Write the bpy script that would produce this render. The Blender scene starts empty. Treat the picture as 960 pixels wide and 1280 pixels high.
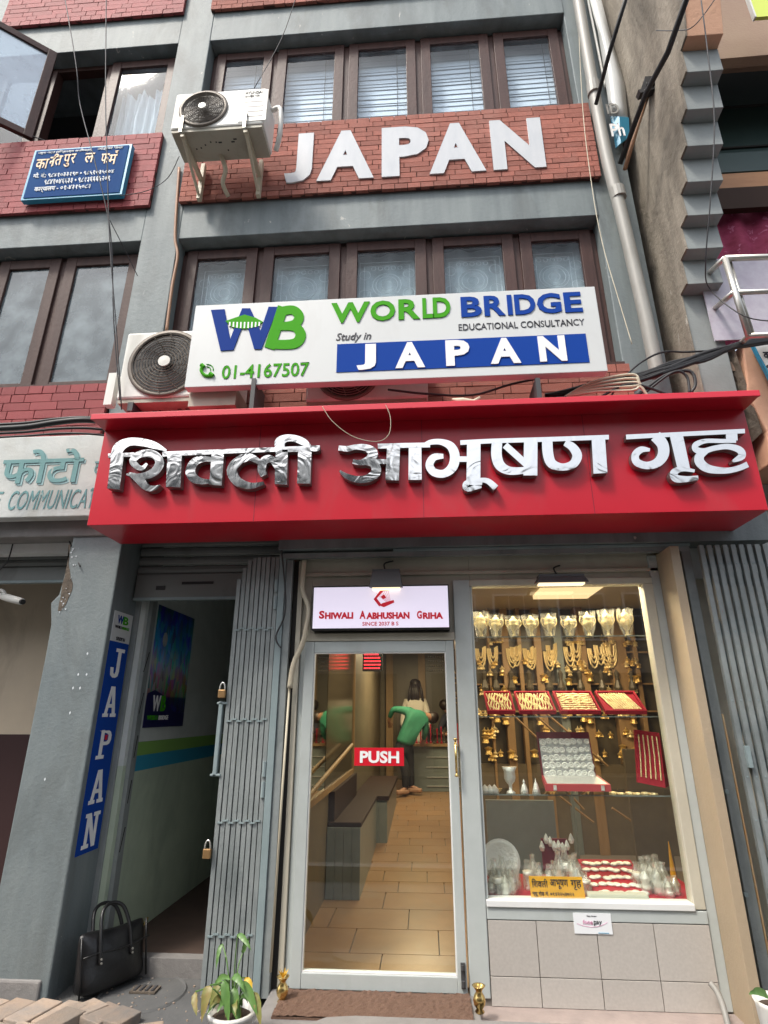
import bpy, math, random
from mathutils import Vector, Matrix
R = math.radians
random.seed(11)
SC = bpy.context.scene
COL = SC.collection

# ------------------------------------------------------------------ camera
CAMZ = 1.6
YAW, PITCH, FPX = R(-3.95), R(19.825), 700.0
cam = bpy.data.cameras.new('camera')
cam.sensor_fit = 'VERTICAL'; cam.sensor_height = 24.0
cam.lens = 24.0 * FPX / 1280.0
cam.clip_start = 0.05; cam.clip_end = 2000
camo = bpy.data.objects.new('camera', cam); COL.objects.link(camo)
camo.location = (0, 0, CAMZ)
camo.rotation_euler = (R(90) + PITCH, 0, -YAW)
SC.camera = camo

# ------------------------------------------------------------------ world and sun
SUN_EL, SUN_AZ = R(56), R(-137)          # azimuth clockwise from +Y (the facade side)
world = bpy.data.worlds.new('World'); SC.world = world; world.use_nodes = True
wn = world.node_tree.nodes; wl = world.node_tree.links
bg = wn['Background']
sky = wn.new('ShaderNodeTexSky'); sky.sky_type = 'NISHITA'; sky.sun_disc = False
sky.sun_elevation = SUN_EL; sky.sun_rotation = SUN_AZ
sky.dust_density = 4.0; sky.air_density = 1.2; sky.ozone_density = 1.0
hsv = wn.new('ShaderNodeHueSaturation'); hsv.inputs['Saturation'].default_value = 0.42
wl.new(sky.outputs[0], hsv.inputs['Color']); wl.new(hsv.outputs[0], bg.inputs['Color'])
bg.inputs['Strength'].default_value = 0.15
sl = bpy.data.lights.new('sun', 'SUN'); sl.energy = 1.5; sl.angle = R(10); sl.color = (1.0, 0.93, 0.82)
so = bpy.data.objects.new('sun', sl); COL.objects.link(so)
sd = Vector((math.sin(SUN_AZ) * math.cos(SUN_EL), math.cos(SUN_AZ) * math.cos(SUN_EL), math.sin(SUN_EL)))
so.rotation_euler = sd.to_track_quat('Z', 'Y').to_euler()
so.location = sd * 30
SC.view_settings.view_transform = 'Standard'; SC.view_settings.look = 'None'
SC.view_settings.exposure = 0.95; SC.view_settings.gamma = 1.0
def area_lamp(loc, sx, sy, power, color, rot=(0, 0, 0)):
    l = bpy.data.lights.new('shop_ceiling_light', 'AREA'); l.shape = 'RECTANGLE'; l.size = sx; l.size_y = sy
    l.energy = power; l.color = color
    o = bpy.data.objects.new('shop_ceiling_light', l); COL.objects.link(o); o.location = loc; o.rotation_euler = rot
WARM = (1.0, 0.74, 0.45)
area_lamp((-0.2, 6.0, 2.68), 0.5, 1.2, 7, WARM)
area_lamp((-0.1, 9.3, 2.72), 0.6, 1.6, 40, WARM)
area_lamp((1.55, 6.0, 2.68), 0.6, 0.8, 24, WARM)
area_lamp((0.95, 4.24, 2.55), 1.1, 0.16, 20, (1.0, 0.85, 0.62))

# ------------------------------------------------------------------ measured rays (photograph measurement -> real plane)
_fw = Vector((math.sin(YAW) * math.cos(PITCH), math.cos(YAW) * math.cos(PITCH), math.sin(PITCH)))
_rt = Vector((math.cos(YAW), -math.sin(YAW), 0)); _up = _rt.cross(_fw)
def ray(px, py): return _rt * (px - 480) / FPX - _up * (py - 640) / FPX + _fw
def at(px, py, y):
    d = ray(px, py); return Vector((0, 0, CAMZ)) + d * (y / d.y)
def atz(px, py, z):
    d = ray(px, py); return Vector((0, 0, CAMZ)) + d * ((z - CAMZ) / d.z)
def atx(px, py, x):
    d = ray(px, py); return Vector((0, 0, CAMZ)) + d * (x / d.x)

# ------------------------------------------------------------------ materials
def mat(name, col, rough=0.6, metal=0.0, col2=None, nscale=6.0, bump=0.0, bscale=40.0, stretch=(1, 1, 1),
        flakes=None, fl_amt=0.66, fl_scale=14.0, fl_stretch=(1, 1, .35), isl=0.0, emit=None, estr=0.0, spec=0.5, dirt=None, coat=0.0):
    m = bpy.data.materials.new(name); m.use_nodes = True
    n = m.node_tree.nodes; l = m.node_tree.links; b = n['Principled BSDF']
    b.inputs['Roughness'].default_value = rough; b.inputs['Metallic'].default_value = metal
    b.inputs['Specular IOR Level'].default_value = spec
    b.inputs['Coat Weight'].default_value = coat
    b.inputs['Base Color'].default_value = (*col, 1)
    tc = n.new('ShaderNodeTexCoord'); src = None
    def mapped(s):
        mp = n.new('ShaderNodeMapping'); mp.inputs['Scale'].default_value = s
        l.new(tc.outputs['Object'], mp.inputs[0]); return mp.outputs[0]
    def noise(scale, s=(1, 1, 1), det=6.0, dist=0.0):
        t = n.new('ShaderNodeTexNoise'); t.inputs['Scale'].default_value = scale; t.inputs['Detail'].default_value = det
        t.inputs['Roughness'].default_value = 0.62; t.inputs['Distortion'].default_value = dist
        l.new(mapped(s), t.inputs['Vector']); return t.outputs['Fac']
    def ramp(fac, a, c):
        r = n.new('ShaderNodeMapRange'); r.inputs['From Min'].default_value = a; r.inputs['From Max'].default_value = c
        l.new(fac, r.inputs['Value']); return r.outputs[0]
    def mix(fac, A, B):
        x = n.new('ShaderNodeMix'); x.data_type = 'RGBA'; l.new(fac, x.inputs['Factor'])
        for s, i in ((A, 6), (B, 7)):
            if isinstance(s, tuple): x.inputs[i].default_value = (*s, 1)
            else: l.new(s, x.inputs[i])
        return x.outputs[2]
    c = None
    if col2: c = mix(ramp(noise(nscale, stretch), .32, .68), col, col2)
    if isl:
        g = n.new('ShaderNodeNewGeometry'); oi = n.new('ShaderNodeObjectInfo')
        ad = n.new('ShaderNodeMath'); ad.operation = 'ADD'; l.new(g.outputs['Random Per Island'], ad.inputs[0]); l.new(oi.outputs['Random'], ad.inputs[1])
        fr = n.new('ShaderNodeMath'); fr.operation = 'FRACT'; l.new(ad.outputs[0], fr.inputs[0])
        mr = n.new('ShaderNodeMapRange'); mr.inputs['To Min'].default_value = 1 - isl; mr.inputs['To Max'].default_value = 1 + isl
        l.new(fr.outputs[0], mr.inputs['Value'])
        hs = n.new('ShaderNodeHueSaturation'); l.new(mr.outputs[0], hs.inputs['Value'])
        if c is None: hs.inputs['Color'].default_value = (*col, 1)
        else: l.new(c, hs.inputs['Color'])
        c = hs.outputs[0]
    if dirt: c = mix(ramp(noise(2.3, (1, 1, .45), 8, .6), .5, .75), c if c is not None else col, dirt)
    if flakes: c = mix(ramp(noise(fl_scale, fl_stretch, 9, .8), fl_amt, fl_amt + .03), c if c is not None else col, flakes)
    if c is not None: l.new(c, b.inputs['Base Color'])
    if bump:
        bp = n.new('ShaderNodeBump'); bp.inputs['Strength'].default_value = bump; bp.inputs['Distance'].default_value = 0.01
        l.new(noise(bscale, (1, 1, 1), 8), bp.inputs['Height']); l.new(bp.outputs[0], b.inputs['Normal'])
    if emit: b.inputs['Emission Color'].default_value = (*emit, 1); b.inputs['Emission Strength'].default_value = estr
    return m
def glass(name, tint=(0.9, 0.95, 0.95), refl=0.12, rough=0.01, ior=1.5, milk=0.0, mcol=(.7, .72, .72)):
    m = bpy.data.materials.new(name); m.use_nodes = True; n = m.node_tree.nodes; l = m.node_tree.links; n.clear()
    o = n.new('ShaderNodeOutputMaterial'); t = n.new('ShaderNodeBsdfTransparent'); t.inputs[0].default_value = (*tint, 1)
    g = n.new('ShaderNodeBsdfGlossy'); g.inputs['Roughness'].default_value = rough; g.inputs['Color'].default_value = (.95, .97, 1, 1)
    f = n.new('ShaderNodeFresnel'); f.inputs[0].default_value = ior
    ad = n.new('ShaderNodeMath'); ad.operation = 'ADD'; ad.use_clamp = True; ad.inputs[1].default_value = refl; l.new(f.outputs[0], ad.inputs[0])
    ge = n.new('ShaderNodeNewGeometry'); iv = n.new('ShaderNodeMath'); iv.operation = 'SUBTRACT'; iv.inputs[0].default_value = 1.0; l.new(ge.outputs['Backfacing'], iv.inputs[1])
    mu = n.new('ShaderNodeMath'); mu.operation = 'MULTIPLY'; l.new(ad.outputs[0], mu.inputs[0]); l.new(iv.outputs[0], mu.inputs[1])
    x = n.new('ShaderNodeMixShader'); l.new(mu.outputs[0], x.inputs[0])
    base = t.outputs[0]
    if milk:
        d = n.new('ShaderNodeBsdfDiffuse'); d.inputs[0].default_value = (*mcol, 1)
        tc = n.new('ShaderNodeTexCoord'); nz = n.new('ShaderNodeTexNoise'); nz.inputs['Scale'].default_value = 5; nz.inputs['Detail'].default_value = 8
        l.new(tc.outputs['Object'], nz.inputs['Vector'])
        mr = n.new('ShaderNodeMapRange'); mr.inputs['From Min'].default_value = .3; mr.inputs['From Max'].default_value = .75
        mr.inputs['To Min'].default_value = milk * .4; mr.inputs['To Max'].default_value = milk * 1.5; l.new(nz.outputs['Fac'], mr.inputs['Value'])
        y = n.new('ShaderNodeMixShader'); l.new(mr.outputs[0], y.inputs[0]); l.new(t.outputs[0], y.inputs[1]); l.new(d.outputs[0], y.inputs[2]); base = y.outputs[0]
    l.new(base, x.inputs[1]); l.new(g.outputs[0], x.inputs[2]); l.new(x.outputs[0], o.inputs[0]); return m

M = {}
M['grey'] = mat('grey_wall_paint', (.135, .165, .175), .62, col2=(.20, .235, .24), nscale=2.2, stretch=(3, 3, .35), bump=.35, bscale=30, flakes=(.45, .45, .42), fl_amt=.675, fl_scale=9, dirt=(.095, .11, .112))
M['greylo'] = mat('grey_column_paint', (.145, .175, .185), .55, col2=(.185, .215, .22), nscale=4, stretch=(2, 2, .5), bump=.35, bscale=45, flakes=(.36, .36, .34), fl_amt=.715, fl_scale=11, fl_stretch=(1, 1, 1), dirt=(.11, .125, .125))
M['mortar'] = mat('dark_mortar', (.055, .026, .022), .9, bump=.3)
M['brickR'] = mat('orange_red_brick', (.36, .125, .092), .85, col2=(.27, .095, .072), nscale=25, bump=.5, bscale=60, isl=.2, dirt=(.34, .15, .12), flakes=(.5, .34, .29), fl_amt=.69, fl_scale=30, fl_stretch=(1, 1, 1))
M['brickL'] = mat('painted_crimson_brick', (.31, .054, .058), .7, col2=(.25, .043, .047), nscale=18, bump=.45, bscale=60, isl=.13, flakes=(.45, .2, .19), fl_amt=.74, fl_scale=26, fl_stretch=(1, 1, 1))
M['wood'] = mat('brown_window_wood', (.070, .033, .028), .5, spec=.3, col2=(.045, .021, .018), nscale=8, stretch=(2, 2, .3), bump=.3, bscale=30, flakes=(.45, .4, .38), fl_amt=.76, fl_scale=16, fl_stretch=(2, 2, .12))
M['woodL'] = mat('dusty_window_wood', (.085, .050, .043), .6, spec=.3, col2=(.058, .033, .029), nscale=7, stretch=(2, 2, .3), bump=.3, bscale=30, flakes=(.3, .26, .24), fl_amt=.73, fl_scale=14, fl_stretch=(2, 2, .2))
M['red'] = mat('glossy_red_sheet', (.52, .010, .026), .30, col2=(.46, .009, .023), nscale=1.2, spec=.5, bump=.10, bscale=2.2, dirt=(.43, .04, .05), flakes=(.55, .12, .13), fl_amt=.735, fl_scale=16, fl_stretch=(1.6, 1, .12))
M['redlip'] = mat('scratched_red_edge', (.62, .025, .05), .45, flakes=(.75, .3, .3), fl_amt=.72, fl_scale=35, fl_stretch=(1, 1, 1))
M['white'] = mat('white_enamel', (.74, .75, .74), .45, col2=(.66, .67, .66), nscale=3, dirt=(.6, .59, .55))
M['signw'] = mat('white_sign_sheet', (.60, .62, .62), .4, dirt=(.55, .56, .555), stretch=(1, 1, .3))
M['acw'] = mat('aged_white_casing', (.72, .72, .68), .45, dirt=(.5, .48, .42), col2=(.68, .68, .64))
M['acu'] = mat('beige_casing_base', (.40, .38, .31), .6, dirt=(.24, .2, .15), flakes=(.05, .04, .03), fl_amt=.74)
M['black'] = mat('black_plastic', (.012, .012, .013), .45)
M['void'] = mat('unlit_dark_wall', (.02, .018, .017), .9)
M['bronze'] = mat('dusty_grille_wire', (.17, .145, .12), .5, metal=.2)
M['fan'] = mat('dark_fan_blade', (.06, .05, .04), .6)
M['blue'] = mat('sign_blue', (.006, .05, .30), .75, spec=.12)
M['navy'] = mat('logo_blue', (.008, .04, .24), .75, spec=.12)
M['green'] = mat('logo_green', (.06, .33, .015), .75, spec=.12)
M['ink'] = mat('dark_ink', (.02, .02, .03), .5)
M['lawblue'] = mat('faded_board_blue', (.012, .06, .20), .8, dirt=(.02, .085, .23), spec=.1)
M['teal'] = mat('board_edge_cyan', (.03, .28, .46), .45)
M['cream'] = mat('cream_letter_paint', (.80, .62, .42), .6)
M['pale'] = mat('pale_letter_paint', (.66, .70, .74), .6)
M['chalk'] = mat('weathered_white_letter', (.56, .58, .61), .6, col2=(.48, .51, .55), nscale=9, stretch=(1, 1, .3), bump=.1)
M['pipe'] = mat('grey_plastic_pipe', (.29, .285, .265), .5, dirt=(.19, .185, .165))
M['copper'] = mat('brown_copper_line', (.36, .2, .12), .5)
M['conc'] = mat('stained_concrete_render', (.34, .30, .245), .9, col2=(.17, .145, .115), nscale=3.0, stretch=(1, 1.6, .35), bump=1.0, bscale=18, dirt=(.075, .065, .052), flakes=(.40, .37, .32), fl_amt=.66, fl_scale=6)
M['fin'] = mat('grey_fin_plaster', (.26, .285, .285), .75, col2=(.23, .25, .25), bump=.25, bscale=30, flakes=(.35, .34, .32), fl_amt=.74)
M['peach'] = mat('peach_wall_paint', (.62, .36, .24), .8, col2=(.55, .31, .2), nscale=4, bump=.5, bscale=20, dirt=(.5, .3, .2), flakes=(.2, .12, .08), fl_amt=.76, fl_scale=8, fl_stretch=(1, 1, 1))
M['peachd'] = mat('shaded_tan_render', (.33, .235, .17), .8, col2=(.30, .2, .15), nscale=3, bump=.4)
M['rubble'] = mat('broken_masonry', (.075, .062, .05), .95, col2=(.16, .13, .1), nscale=16, bump=1.0, bscale=28)
M['dgreen'] = mat('dark_green_panel', (.016, .04, .038), .45, col2=(.022, .05, .047))
M['maroon'] = mat('maroon_curtain', (.22, .012, .05), .8, col2=(.34, .04, .11), nscale=9, stretch=(1, 1, 1.4), flakes=(.45, .12, .22), fl_amt=.6, fl_scale=13, fl_stretch=(1, 1, 1))
M['lilac'] = mat('lilac_frosted_panel', (.42, .38, .46), .4, col2=(.52, .5, .56), nscale=14)
M['steel'] = mat('dull_steel_rail', (.55, .54, .5), .35, metal=.75, dirt=(.35, .32, .28))
M['tan'] = mat('tan_timber', (.36, .19, .09), .6, col2=(.27, .13, .06), nscale=10, stretch=(.3, 1, 1))
M['lime'] = mat('lime_sign_sheet', (.62, .72, .12), .5)
M['frame'] = mat('pale_grey_aluminium', (.45, .485, .475), .42, col2=(.41, .445, .435), bump=.08, dirt=(.35, .37, .35))
M['framec'] = mat('cream_grey_trim', (.52, .49, .40), .5, col2=(.47, .44, .36), bump=.15, dirt=(.38, .34, .27))
M['reveal'] = mat('tan_reveal_paint', (.40, .31, .21), .6, col2=(.36, .28, .19), nscale=3, bump=.25, flakes=(.6, .56, .48), fl_amt=.76, dirt=(.32, .27, .2))
M['gate'] = mat('grey_gate_paint', (.27, .295, .295), .5, col2=(.21, .235, .235), bump=.3, metal=.1, dirt=(.115, .135, .14), flakes=(.12, .07, .045), fl_amt=.72, fl_scale=20, fl_stretch=(1, 1, .5))
M['gatelt'] = mat('light_grey_post_paint', (.25, .31, .32), .45, col2=(.21, .265, .275), bump=.2, flakes=(.12, .09, .07), fl_amt=.74)
M['sunedge_garland'] = mat('sunlit_edge_garland_orange', (.40, .31, .20), .6, col2=(.4, .22, .09), nscale=14)  # sunlight on the post edge put into the colour; also the garland's orange
M['shutter'] = mat('dull_shutter_steel', (.19, .20, .195), .5, metal=.3, dirt=(.1, .095, .09))
M['tile'] = mat('speckled_beige_tile', (.46, .43, .395), .45, col2=(.41, .38, .35), nscale=60, bump=.06, bscale=90, isl=.04)
M['grout'] = mat('tile_grout', (.19, .17, .15), .85)
M['floor'] = mat('tan_floor_tile', (.31, .18, .088), .3, col2=(.26, .15, .075), nscale=7, isl=.07, dirt=(.27, .19, .12))
M['lockb'] = mat('dull_brass', (.36, .22, .10), .45, metal=.7)
M['olg'] = mat('glossy_olive_panel', (.105, .085, .055), .14, spec=.12)
M['brass'] = mat('polished_brass', (.78, .56, .22), .22, metal=1, dirt=(.5, .34, .13))
M['gold'] = mat('gold', (.80, .58, .22), .35, metal=.8, bump=.9, bscale=60)
M['goldp'] = mat('pale_gold', (.95, .80, .46), .32, metal=.65, bump=.9, bscale=70)
M['silver'] = mat('silver', (.86, .86, .84), .32, metal=.5, bump=.8, bscale=70)
M['velvet'] = mat('crimson_velvet', (.42, .01, .03), .75, bump=.2)
M['case'] = mat('maroon_case', (.16, .012, .03), .6)
M['boxred'] = mat('coral_case_edge', (.5, .07, .08), .5)
M['padgrey'] = mat('pale_case_lining', (.52, .53, .53), .7, col2=(.36, .37, .38), nscale=40)
M['yellow'] = mat('amber_sign_sheet', (.72, .36, .015), .45)
M['cloth'] = mat('pale_cloth', (.55, .55, .48), .8)
M['woodin'] = mat('oak_trim', (.34, .22, .11), .5, col2=(.27, .17, .08), nscale=8, stretch=(2, 2, .3))
M['olive'] = mat('olive_panel', (.16, .13, .085), .45, col2=(.13, .105, .07))
M['darkin'] = mat('dark_showcase_back', (.10, .085, .06), .4)
M['benchg'] = mat('grey_bench_panel', (.20, .235, .235), .35, col2=(.17, .2, .2))
M['seat'] = mat('dark_brown_seat', (.035, .02, .015), .7, spec=.15)
M['ceil'] = mat('cream_ceiling', (.6, .54, .42), .7)
M['rug'] = mat('brown_coir', (.115, .062, .042), .95, col2=(.19, .115, .08), nscale=140, bump=1.0, bscale=160)
M['fringe'] = mat('orange_rope', (.42, .22, .11), .8, col2=(.4, .18, .06), nscale=40)
M['ground'] = mat('worn_cement_ground', (.12, .12, .118), .85, col2=(.085, .087, .088), nscale=3, bump=.5, bscale=25, dirt=(.075, .07, .065))
M['road'] = mat('asphalt', (.055, .055, .055), .9, col2=(.045, .045, .045), bump=.4)
M['paver'] = mat('sandy_paving_brick', (.40, .29, .21), .85, col2=(.24, .215, .195), nscale=5, bump=.6, bscale=40, isl=.3, dirt=(.22, .19, .16))
M['step'] = mat('cement_step', (.24, .23, .22), .85, col2=(.19, .18, .175), nscale=8, bump=.4)
M['kerbp'] = mat('pinkish_step_edge', (.36, .29, .26), .8, col2=(.28, .23, .21), nscale=9, bump=.4)
M['mint'] = mat('mint_wall_paint', (.46, .54, .42), .55, col2=(.41, .49, .38), bump=.2, dirt=(.29, .35, .28))
M['palew'] = mat('pale_wall_paint', (.58, .62, .60), .6, col2=(.5, .54, .52), bump=.2)
M['stg'] = mat('green_stripe_paint', (.22, .42, .1), .5)
M['stb'] = mat('blue_stripe_paint', (.03, .27, .42), .5)
M['brownfl'] = mat('brown_passage_floor', (.085, .055, .042), .7, col2=(.06, .04, .032))
M['leather'] = mat('black_leather', (.005, .005, .006), .40, bump=.35, bscale=25, spec=.6)
M['beige'] = mat('beige_interior_wall', (.52, .44, .33), .8, col2=(.46, .39, .30), nscale=3, dirt=(.3, .25, .19), flakes=(.1, .08, .06), fl_amt=.77, fl_scale=6)
M['maroonw'] = mat('dark_maroon_dado', (.03, .008, .008), .7)
M['shopsign'] = mat('flaking_whitewash_board', (.58, .60, .58), .7, col2=(.5, .53, .52), nscale=6, flakes=(.2, .17, .13), fl_amt=.70, fl_scale=12, dirt=(.4, .4, .36), bump=.3)
M['sgreen'] = mat('faded_green_paint', (.16, .33, .34), .7, flakes=(.45, .48, .46), fl_amt=.62, fl_scale=18)
M['slite'] = mat('faded_aqua_paint', (.36, .55, .57), .7)
M['leaf'] = mat('green_leaf', (.07, .16, .035), .4, col2=(.12, .23, .06), nscale=18, stretch=(1, 1, .3))
M['leafy'] = mat('yellow_leaf', (.62, .38, .03), .5)
M['leafb'] = mat('brown_edged_leaf', (.16, .2, .05), .5, col2=(.24, .15, .05), nscale=12)
M['pot'] = mat('white_pot', (.72, .71, .68), .4, dirt=(.55, .52, .45))
M['soil'] = mat('potting_soil', (.05, .032, .02), .95, bump=1)
M['pushred'] = mat('push_sticker_red', (.60, .01, .025), .35)
M['pw'] = mat('white_print', (.82, .82, .82), .5)
M['chrome'] = mat('mirror_steel_letter', (.70, .69, .67), .11, metal=1)
M['curtain'] = mat('pale_curtain', (.62, .66, .68), .8, col2=(.42, .48, .5), nscale=5, stretch=(6, 6, .6))
M['blind'] = mat('white_blind_slat', (.80, .84, .88), .55, isl=.05)
M['blindb'] = mat('blue_grey_blind_band', (.66, .72, .77), .55, isl=.06)
M['net'] = mat('net_curtain', (.55, .61, .60), .8, col2=(.44, .50, .50), nscale=4, stretch=(1, 1, 3))
M['lace'] = mat('lace_pattern_thread', (.68, .73, .72), .7)
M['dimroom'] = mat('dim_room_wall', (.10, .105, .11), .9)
M['cable'] = mat('black_cable', (.018, .018, .02), .5)
M['wire'] = mat('thin_grey_wire', (.05, .05, .055), .6)
M['conduit'] = mat('cream_conduit', (.55, .50, .38), .5, dirt=(.4, .34, .25))
M['hoseg'] = mat('grey_hose', (.25, .24, .22), .5)
M['skin'] = mat('skin', (.36, .19, .12), .55)
M['shirtg'] = mat('green_shirt', (.025, .19, .11), .8, col2=(.02, .15, .085), nscale=6, bump=.6, bscale=9)
M['shirtw'] = mat('white_blouse', (.62, .58, .5), .8)
M['shirtd'] = mat('dark_shirt', (.03, .03, .045), .8)
M['trouser'] = mat('black_trousers', (.02, .02, .022), .8)
M['hair'] = mat('dark_hair', (.02, .012, .01), .5)
M['shoe'] = mat('tan_shoe', (.42, .25, .17), .6)
M['flyer'] = mat('white_flyer', (.76, .78, .8), .4)
M['pink'] = mat('pink_print', (.62, .3, .45), .5)
M['dkgrey'] = mat('dark_grey_case', (.05, .05, .052), .45)
M['beam'] = mat('beige_facade_far', (.42, .36, .28), .85, col2=(.36, .31, .24), nscale=2)
M['reflblock'] = mat('added_block_face', (.75, .74, .70), .8)  # face of the unseen block added for the steel letters' reflection
M['fwin'] = mat('far_window_glass', (.05, .06, .07), .15)
M['led'] = mat('red_led_segment', (.3, .0, .0), .5, emit=(1, .03, .04), estr=2.2)
M['lampglow'] = mat('lamp_diffuser', (.8, .7, .5), .5, emit=(1, .8, .5), estr=3)
M['panelglow'] = mat('warm_panel', (.6, .45, .3), .5, emit=(1, .68, .36), estr=.7)
M['lampdim'] = mat('clip_lamp_diffuser', (.8, .7, .5), .5, emit=(1, .8, .5), estr=.8)
M['box'] = mat('lightbox_face', (.6, .55, .62), .3, emit=(.80, .74, .92), estr=.36)
M['boxring'] = mat('lightbox_warm_spot', (.7, .6, .45), .3, emit=(1, .86, .62), estr=.75)
M['boxink'] = mat('lightbox_red_print', (.35, .0, .01), .4, emit=(.55, .01, .03), estr=.25)
M['glass'] = glass('door_glass', (.93, .97, .95), .055)
M['glassw'] = glass('shop_window_glass', (.95, .97, .94), .10)
M['glassu'] = glass('upper_window_glass', (.93, .97, 1.0), .0, .03, ior=1.22, milk=.05, mcol=(.55, .62, .68))
M['glasso'] = glass('open_sash_glass', (.75, .85, .92), .22, .05, milk=.35, mcol=(.55, .66, .74))  # bluish milk puts the sky's reflection into the pane colour
M['glassl'] = glass('dusty_window_glass', (.55, .62, .66), .02, .06, ior=1.3, milk=.5, mcol=(.26, .31, .33))
M['plastic'] = glass('clear_bag', (.97, .97, .95), .16, .15, milk=.22, mcol=(.8, .78, .7))
M['mirror'] = mat('wall_mirror', (.75, .75, .68), .03, metal=1)
def letter_bump(m, sc=16, st=.6):
    n = m.node_tree.nodes; l = m.node_tree.links; b = n['Principled BSDF']
    tc = n.new('ShaderNodeTexCoord'); t = n.new('ShaderNodeTexNoise'); t.inputs['Scale'].default_value = sc; t.inputs['Detail'].default_value = 1.5; t.inputs['Distortion'].default_value = 2.2
    bp = n.new('ShaderNodeBump'); bp.inputs['Strength'].default_value = st; bp.inputs['Distance'].default_value = .02
    l.new(tc.outputs['Object'], t.inputs['Vector']); l.new(t.outputs['Fac'], bp.inputs['Height']); l.new(bp.outputs[0], b.inputs['Normal'])
letter_bump(M['chrome'], 6, .12)
M['chromeside'] = mat('steel_letter_return', (.30, .30, .29), .4, metal=.8)

# ------------------------------------------------------------------ geometry helpers
class MB:
    def __init__(s): s.v = []; s.f = []; s.mi = []; s.cur = 0
    def add(s, vs, fs):
        k = len(s.v); s.v += [tuple(p) for p in vs]; s.f += [tuple(i + k for i in f) for f in fs]; s.mi += [s.cur] * len(fs); return s
    def box(s, x0, x1, y0, y1, z0, z1, M4=None):
        vs = [Vector((x, y, z)) for x in (x0, x1) for y in (y0, y1) for z in (z0, z1)]
        if M4: vs = [M4 @ v for v in vs]
        return s.add(vs, [(0, 1, 3, 2), (4, 6, 7, 5), (0, 4, 5, 1), (2, 3, 7, 6), (0, 2, 6, 4), (1, 5, 7, 3)])
    def tube(s, pts, r, n=8, rr=None):
        pts = [Vector(p) for p in pts]; rings = []; last = None
        for i, p in enumerate(pts):
            d = (pts[min(i + 1, len(pts) - 1)] - pts[max(i - 1, 0)])
            if d.length < 1e-9: d = Vector((0, 0, 1))
            d.normalize()
            if last is None:
                a = d.cross(Vector((0, 0, 1)) if abs(d.z) < .9 else Vector((1, 0, 0))).normalized()
            else: a = (last - d * last.dot(d)).normalized()
            last = a; b = d.cross(a); q = rr[i] if rr else r
            rings.append([p + a * q * math.cos(2 * math.pi * k / n) + b * q * math.sin(2 * math.pi * k / n) for k in range(n)])
        vs = [v for ring in rings for v in ring]; fs = []
        for i in range(len(rings) - 1):
            for k in range(n): fs.append((i * n + k, i * n + (k + 1) % n, (i + 1) * n + (k + 1) % n, (i + 1) * n + k))
        fs.append(tuple(reversed(range(n)))); fs.append(tuple(range((len(rings) - 1) * n, len(rings) * n)))
        return s.add(vs, fs)
    def lathe(s, prof, c, n=16, sx=1, sy=1, M4=None):
        vs = []; fs = []
        for r, z in prof:
            for k in range(n):
                a = 2 * math.pi * k / n; p = Vector((r * sx * math.cos(a), r * sy * math.sin(a), z))
                if M4: p = M4 @ p
                vs.append(p + Vector(c))
        m = len(prof)
        for i in range(m - 1):
            for k in range(n): fs.append((i * n + k, i * n + (k + 1) % n, (i + 1) * n + (k + 1) % n, (i + 1) * n + k))
        fs.append(tuple(reversed(range(n)))); fs.append(tuple(range((m - 1) * n, m * n)))
        return s.add(vs, fs)
    def prism(s, poly, O, U, V, N, d):
        """polygon in the (U,V) plane through O, extruded by d along N"""
        O = Vector(O); U = Vector(U); V = Vector(V); N = Vector(N); n = len(poly)
        a = [O + U * p[0] + V * p[1] for p in poly]; b = [p + N * d for p in a]
        return s.add(a + b, [tuple(reversed(range(n))), tuple(range(n, 2 * n))] + [(i, (i + 1) % n, n + (i + 1) % n, n + i) for i in range(n)])
    def build(s, name, m, parent=None, loc=None, smooth=False, bevel=0, tri=False):
        me = bpy.data.meshes.new(name); L = Vector(loc) if loc is not None else Vector((0, 0, 0))
        me.from_pydata([tuple(Vector(v) - L) for v in s.v], [], s.f); 
        ms = m if isinstance(m, (list, tuple)) else [m]
        for q in ms: me.materials.append(q)
        if len(ms) > 1: me.polygons.foreach_set('material_index', s.mi)
        import bmesh
        bm = bmesh.new(); bm.from_mesh(me); bmesh.ops.recalc_face_normals(bm, faces=bm.faces); bm.to_mesh(me); bm.free()
        if smooth:
            for p in me.polygons: p.use_smooth = True
        me.update()
        o = bpy.data.objects.new(name, me); COL.objects.link(o); o.location = L
        attach(o, parent)
        if bevel:
            md = o.modifiers.new('bevel', 'BEVEL'); md.width = bevel; md.segments = 2; md.limit_method = 'ANGLE'
        return o
def attach(o, parent):
    if parent is not None:
        o.parent = parent
        if parent.get('_root'): o.matrix_parent_inverse = Matrix.Translation(-Vector(parent.location))
def thing(name, label, cat, loc=(0, 0, 0), group=None):
    o = bpy.data.objects.new(name, None); COL.objects.link(o); o.location = loc; o['_root'] = 1; o.empty_display_size = .1
    o['label'] = label; o['category'] = cat
    if group: o['group'] = group
    return o
def tag(o, label, cat, group=None):
    o['label'] = label; o['category'] = cat
    if group: o['group'] = group
    return o
def kind(o, k): o['kind'] = k; return o
def B(x0, x1, y0, y1, z0, z1): return MB().box(x0, x1, y0, y1, z0, z1)
def catmull(pts, k=6):
    P = [Vector(p) for p in pts]; out = []
    for i in range(len(P) - 1):
        p0 = P[max(i - 1, 0)]; p1 = P[i]; p2 = P[i + 1]; p3 = P[min(i + 2, len(P) - 1)]
        for j in range(k):
            t = j / k
            out.append(.5 * ((2 * p1) + (p2 - p0) * t + (2 * p0 - 5 * p1 + 4 * p2 - p3) * t * t + (3 * p1 - p0 - 3 * p2 + p3) * t ** 3))
    out.append(P[-1]); return out
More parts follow.
